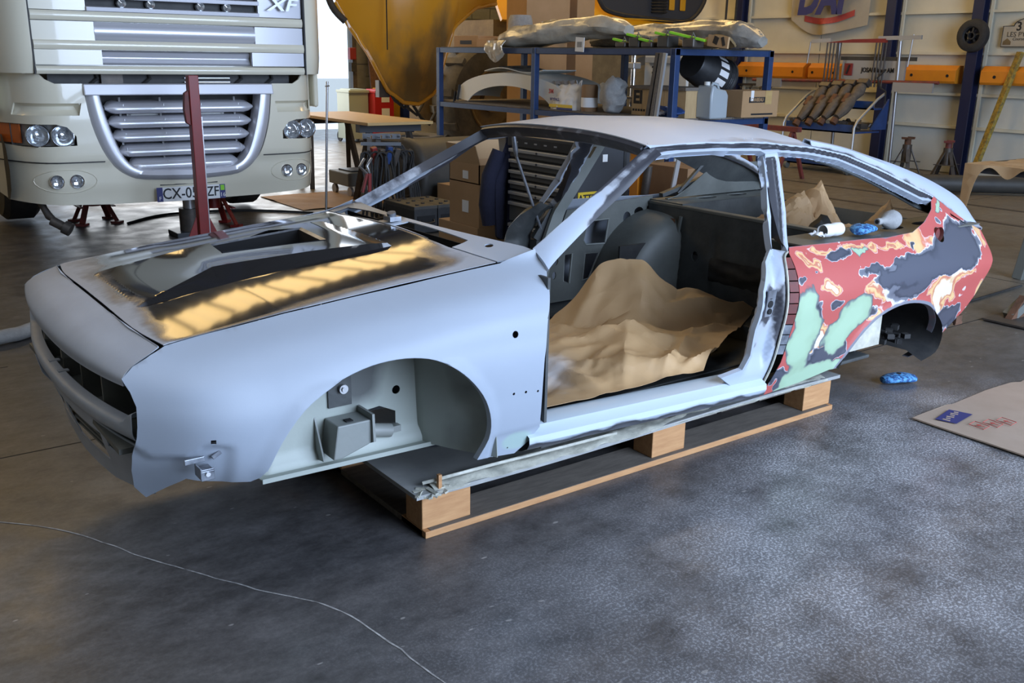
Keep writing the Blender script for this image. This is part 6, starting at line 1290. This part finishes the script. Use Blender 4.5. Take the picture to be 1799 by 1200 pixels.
# ---------------------------------------------------------------- pallet, papers and small things round the car
t = thing('pallet', 'long wooden pallet with a grey film covered deck under the car', 'pallet', (1.96, -.02, 0)); R0 = Vector(t.location)
PX0, PX1, PY0, PY1 = .945, 2.99, -.625, .58
def blk(x0, x1, y0, y1): RK(MB().b2(x0, x1, y0, y1, .023, .128), 'block', 'wood_new', bevel=.003)
for y0, y1 in ((PY0, PY0+.10), (-.07, .03), (PY1-.10, PY1)):
    RK(MB().b2(PX0, PX1, y0-.02 if y0 == PY0 else y0, y1+.03, 0, .022), 'bottom_board', 'wood_new', bevel=.002)
    RK(MB().b2(PX0+.02, PX1-.02, (y0-.02 if y0 == PY0 else y0)+.003, y1+.027, .022, .0232), 'dusty_board_face', 'wood_old')
    for x0, x1 in ((PX0, PX0+.18), (1.93, 2.10), (2.81, PX1)): blk(x0, x1, y0, y1)
for x in (PX0, PX1-.10): RK(MB().b2(x, x+.10, PY0, PY1, .0, .021), 'end_board', 'wood_old', bevel=.002)
dk = MB().grid(lambda u, v: (PX0-.03+(PX1-PX0+.06)*u, PY0-.02+(PY1-PY0+.04)*v, .152-.006*math.sin(u*PI*2)*(1-v)), 30, 12)
RK(dk, 'deck_sheet', 'deck', smooth=60, thick=.014)
for k in range(9): RK(MB().b2(PX0+.225*k, PX0+.225*k+.20, PY0, PY1, .128, .139), 'deck_board', 'wood_old')
fm = MB().grid(lambda u, v: (PX0+.04+(PX1-PX0-.10)*u, PY0-.025+.075*v+.012*fbm(u*9, v, 2, 2), .157+.012*math.sin(v*PI)*(.6+.9*fbm(u*14, v*2, 5, 1))-.010*(1-v)), 110, 6)
RK(fm, 'torn_film', 'film', smooth=60, thick=.002)
RK(MB().tube(smoothpl([(PX0+.02, PY0+.03, .165), (PX0+.14, PY0-.01, .185), (PX0+.30, PY0+.01, .172), (PX0+.55, PY0-.01, .176), (PX0+.8, PY0, .166)], 6), [.006]*12+[.009]*13 if False else .006, 6), 'film_roll', 'film', smooth=60)
sp = MB(); rr = random.Random(4)
for k in range(26): sp.box((PX0-.02+.10*rr.random(), PY0-.02+.06*rr.random(), .135+.02*rr.random()), (.05*rr.random()+.01, .012, .006), rz=rr.random()*3, rx=rr.random()-.5)
o = RK(sp, 'splinters', 'film'); o['kind'] = 'stuff'
RK(MB().box((PX0+.06, PY0-.005, .175), (.012, .012, .045)), 'wood_splinter', 'wood_new')
tag(MB().lathe([(0, .012), (.05, .010), (.062, .0), (0, 0)], n=24).build('rubber_disc', 'chest_grey', loc=(1.18, -.30, .158), smooth=40, local=True), 'small dark rubber disc lying on the pallet deck', 'disc')
# masking paper on the cabin floor
P00, P10, P11, P01 = Vector((1.340, -.675, .375)), Vector((2.13, -.665, .345)), Vector((3.04, -.14, .36)), Vector((1.80, .34, .32))
pr_ = random.Random(12); FOLD = []
for k in range(24): a_ = pr_.random()*PI; FOLD.append((math.cos(a_), math.sin(a_), pr_.uniform(.1, .95)*math.cos(a_)+pr_.uniform(.05, .95)*math.sin(a_), pr_.choice((-.6, 1, 1))*(.048 if k < 7 else .024), .17 if k < 7 else .06, pr_.uniform(0, 6)))
def pap(u, v):
    p = P00*(1-u)*(1-v)+P10*u*(1-v)+P11*u*v+P01*(1-u)*v
    z = 0
    for c_1, s_1, o, am, wd, ph in FOLD:
        d = u*c_1+v*s_1-o+.03*noise.noise(Vector((u*2, v*2, ph))); l = -u*s_1+v*c_1
        z += am*max(0, 1-abs(d)/wd)*(.55+.45*math.sin(l*5+ph))
    z += .030*noise.noise(Vector((p.x*2.1, p.y*2.6, 0)))+.010*(1-2*abs(noise.noise(Vector((p.x*8, p.y*10, 2)))))
    z *= .25+.75*sst(0, .12, v)
    z += .31*max(0, 1-math.hypot((p.x-2.42)/.33, (p.y-.20)/.30))+.05*math.exp(-((p.x-2.0)/.35)**2-((p.y+.2)/.25)**2)+.10*max(0, 1-math.hypot((p.x-2.70)/.40, (p.y+.02)/.25))
    return (p.x+.010*noise.noise(Vector((u*6, v*6, 4))), p.y+.010*noise.noise(Vector((u*6, v*6, 8))), max(.325, p.z+z-.02))
mb = MB().grid(pap, 90, 70)
M['kraft_dust'] = mat('kraft_dust', (.46, .29, .145), .55, 0)
setc(M['kraft_dust'], attr_ramp(M['kraft_dust'], 'dusty', [(.25, (.47, .30, .15)), (.45, (.42, .28, .155)), (.8, (.50, .47, .46))], .4, 12))
crumple_bump(M['kraft_dust'], 5., .22)
mb.at['dusty'] = [clamp(.75*math.exp(-((i//71/90-.16)/.16)**2-((i % 71/70-.30)/.22)**2)+.25*math.exp(-((i % 71/70)/.16)**2)+.12*fbm(p[0], p[1], 1, 6)) for i, p in enumerate(mb.v)]
tag(mb.build('masking_paper', 'kraft_dust', smooth=22, thick=.0012, loc=(2.1, -.2, .26)), 'large crumpled brown masking paper spread over the cabin floor', 'paper')
def crumple(name, lab, base, peak, w_, d, seed, th=.001):
    def f(u, v):
        x = (u-.5)*w_; y = (v-.5)*d; r = math.hypot(x/w_*2.0, y/d*2.0)
        h = max(0, 1-r)**1.15
        return (base[0]+x+(peak[0]-base[0])*h+.02*noise.noise(Vector((u*6, v*6, seed))), base[1]+y+(peak[1]-base[1])*h+.02*noise.noise(Vector((u*6, v*6, seed+4))), base[2]+(peak[2]-base[2])*h+.03*(1-2*abs(noise.noise(Vector((u*4.5, v*4.5, seed+2)))))+.012*(1-2*abs(noise.noise(Vector((u*10, v*10, seed))))))
    return tag(MB().grid(f, 34, 28).build(name, 'kraft', smooth=14, thick=th, loc=base), lab, 'paper', 'brown papers in the boot')
crumple('boot_paper', 'brown masking paper peak nearest the door pillar in the boot', (3.50, .10, .60), (3.56, .04, .80), .36, .40, 2)
crumple('boot_paper', 'tallest crumpled brown paper in the middle of the boot', (3.72, .14, .60), (3.77, .10, .825), .36, .44, 11)
crumple('boot_paper', 'small brown paper peak toward the tail in the boot', (3.62, -.38, .62), (3.60, -.41, .80), .30, .30, 23)
tag(MB().grid(lambda u, v: (3.17+.34*u, -.05-.38*v, .56+.16*math.sin(u*PI)*math.sin(v*PI)*(.8+.6*fbm(u*3, v*3, 1, 1))), 18, 16).build('black_sheet', 'rubber', smooth=50, thick=.002, loc=(3.3, -.2, .55)), 'crumpled black plastic sheet in the boot behind the bulkhead', 'sheet')
# roll, sanding pad and cup on the ledge under the quarter window
t = thing('tape_roll', 'white rolled masking cloth on the ledge under the quarter window', 'roll', (2.97, -.555, .742)); R0 = Vector(t.location)
W(MB().lathe([(.022, -.055), (.026, -.06), (.028, -.02), (.025, 0), (.029, .02), (.027, .055), (.022, .058), (.008, .052), (.0, .03)], (0, 0, .028), 'X', 26), 'roll_body', 'white_paper', t, smooth=30)
W(MB().grid(lambda u, v: (-.06-.06*u, -.025+.05*v, .02+.02*fbm(u*4, v*4, 1, 1)), 6, 6), 'loose_end', 'white_paper', t, smooth=60, thick=.002)
def pad(loc, rz, L, name, lab):
    t = thing(name, lab, 'sanding pad', loc, None, rz)
    def f(u, v):
        x = (u-.5)*L; w_ = .050*(1-.5*abs(2*u-1)**4)*(.8+.4*u); a = 2*PI*v; return (x, w_*math.cos(a), .022+.020*math.sin(a)*(1-.3*abs(2*u-1)**3)+.006*math.sin(u*PI))
    b = MB().grid(f, 24, 20); n = 21; b.f += [tuple(range(21)), tuple(24*21+k for k in range(21))]; W(b, 'foam', 'blue_foam', t, smooth=60)
    W(MB().cyl((.0, 0, .044), (.0, 0, .0495), .011, n=14), 'centre_hole', 'hole_black', t); return t
pad((3.12, -.60, .742), .3, .13, 'sanding_pad', 'blue speckled sanding pad on the ledge under the quarter window')
pad((3.55, -.60, 0), -.35, .17, 'sanding_block', 'blue speckled sanding block lying on the floor behind the rear wheel arch')
t = thing('spray_gun_cup', 'grey funnel shaped paint cup on the ledge near the fuel filler', 'cup', (3.30, -.60, .745)); cu_ = MB().lathe([(0, -.08), (.014, -.08), (.015, -.06), (.011, -.055), (.018, -.035), (.038, .0), (.043, .03), (.036, .05), (0, .055)], (0, 0, .044), 'X', 26); W(cu_, 'cup_body', 'grey_cloth', t, smooth=40); W(MB().cyl((-.0815, 0, .044), (-.078, 0, .044), .009, n=12), 'spout', 'hole_black', t)
# flattened carton on the floor at the right
CB = [(3.17, -.925), (3.36, -.70), (3.62, -.60) if False else (3.60, -.815), (4.02, -.905), (4.25, -.95), (4.9, -1.3), (4.4, -2.0), (3.75, -1.75)]
CB = [(3.165, -.915), (3.45, -.905), (3.47, -.915), (3.75, -.905), (3.98, -.915), (4.03, -.935), (4.06, -.93), (4.80, -1.00), (4.60, -2.3), (3.15, -2.05), (3.15, -1.40)]
mb, v = skin(CB, [], lambda x, y: (x, y, .008+.006*noise.noise(Vector((x*3, y*3, 0)))), .05)
t = thing('flat_carton', 'flattened pale brown carton with blue and red print on the floor', 'cardboard', (3.8, -1.3, 0)); R0 = Vector(t.location)
M['card_pale'] = mat('card_pale', (.36, .27, .20), .8, 0, (.42, .32, .245), 5, .8, .04, 40)
RK(mb, 'sheet', 'card_pale', thick=.006, off=0)
RK(MB().add([(3.215, -.985, .0165), (3.24, -1.065, .0165), (3.30, -.965, .0165) if False else (3.405, -1.045, .0165), (3.375, -.955, .0165)], [(0, 1, 2, 3)]), 'blue_print', 'ink_blue')
for k in range(6): RK(MB().box((3.245+.024*k, -1.018+.005*k, .0172), (.012, .030-.012*(k % 2), .0008), rz=.5 if k % 3 else .1), 'print_mark', 'card_pale')
for k in range(3): RK(MB().tube([(3.27+.07*k+a, -1.13-.02*k+b, .0175) for a, b in ((0, -.035), (.055, -.03), (.06, .035), (.005, .03))], .0015, 4, closed=True), 'red_print_frame', 'ink_red')
for k in range(3):
    x, y = 3.30+.07*k, -1.133-.02*k
    RK(MB().add([(x-.015, y, .0178), (x+.015, y, .0178), (x, y+.018, .0178)], [(0, 1, 2)]), 'print_symbol', 'ink_red'); RK(MB().box((x, y-.010, .0174), (.006, .02, .0006)), 'print_symbol', 'ink_red')
# steel table with draped paper at the right edge
t = thing('steel_table', 'grey steel work table with splayed leg at the right edge', 'table', (6.9, -.1, 0)); R0 = Vector(t.location)
RK(MB().b2(6.28, 7.5, -.95, .70, .735, .76), 'top', 'drum_dark', bevel=.003); RK(MB().b2(6.30, 7.45, -.90, .64, .70, .735), 'frame', 'chest_grey')
for x, y in ((6.36, .22), (7.40, .22), (6.36, -.85), (7.40, -.85)): RK(MB().bar((x-.02, y+.02, 0), (x+.02, y-.06, .72), .07, .07), 'leg', 'grey_box', bevel=.004)
RK(MB().b2(6.34, 6.40, -.8, .2, .08, .13), 'stretcher', 'grey_box')
tag(MB().grid(lambda u, v: (6.60-.33*v/.4 if v < .4 else 6.264-.012*math.sin(u*9), .71-.55*u, .7635 if v < .4 else .7635-(v-.4)/.6*(.34*math.exp(-((u-.05)/.09)**2)+.05+.035*math.sin(u*14))), 30, 15).build('draped_paper', 'kraft', smooth=60, thick=.002, loc=(6.3, .5, .6)), 'brown paper draped over the front edge of the steel table', 'paper')
tag(MB().grid(lambda u, v: (6.40+.75*u, .60-.9*v, .766+.025*math.sin(u*PI)*abs(fbm(u*2, v*3, 2, 1.4))*2), 16, 16).build('table_paper', 'kraft', smooth=50, thick=.002, loc=(6.7, .2, .76)), 'sheet of brown paper lying on the steel table', 'paper')
t = thing('stand_foot', 'grey green steel stand with a rusty welded foot at the right edge', 'stand', (5.35, -.42, 0)); R0 = Vector(t.location)
RK(MB().b2(5.02, 5.75, -.62, -.22, 0, .012).box((5.2, -.42, .012), (.4, .4, .01)), 'foot_plate', 'dark_steel'); RK(MB().bar((5.15, -.30, .02), (5.70, -.42, .42), .07, .05), 'strut', 'grey_box'); RK(MB().prism([(5.10, .012), (5.32, .012), (5.24, .14)], 'Y', -.34, -.30), 'weld_gusset', 'rust')
tag(MB().tube(smoothpl([(4.05, -.10, .008), (4.6, .02, .008), (5.2, .05, .008), (6.1, .10, .008)], 6), .008, 6).build('power_lead', 'rubber', smooth=60, loc=(5, 0, 0)), 'thin black power lead on the floor behind the car tail', 'cable')
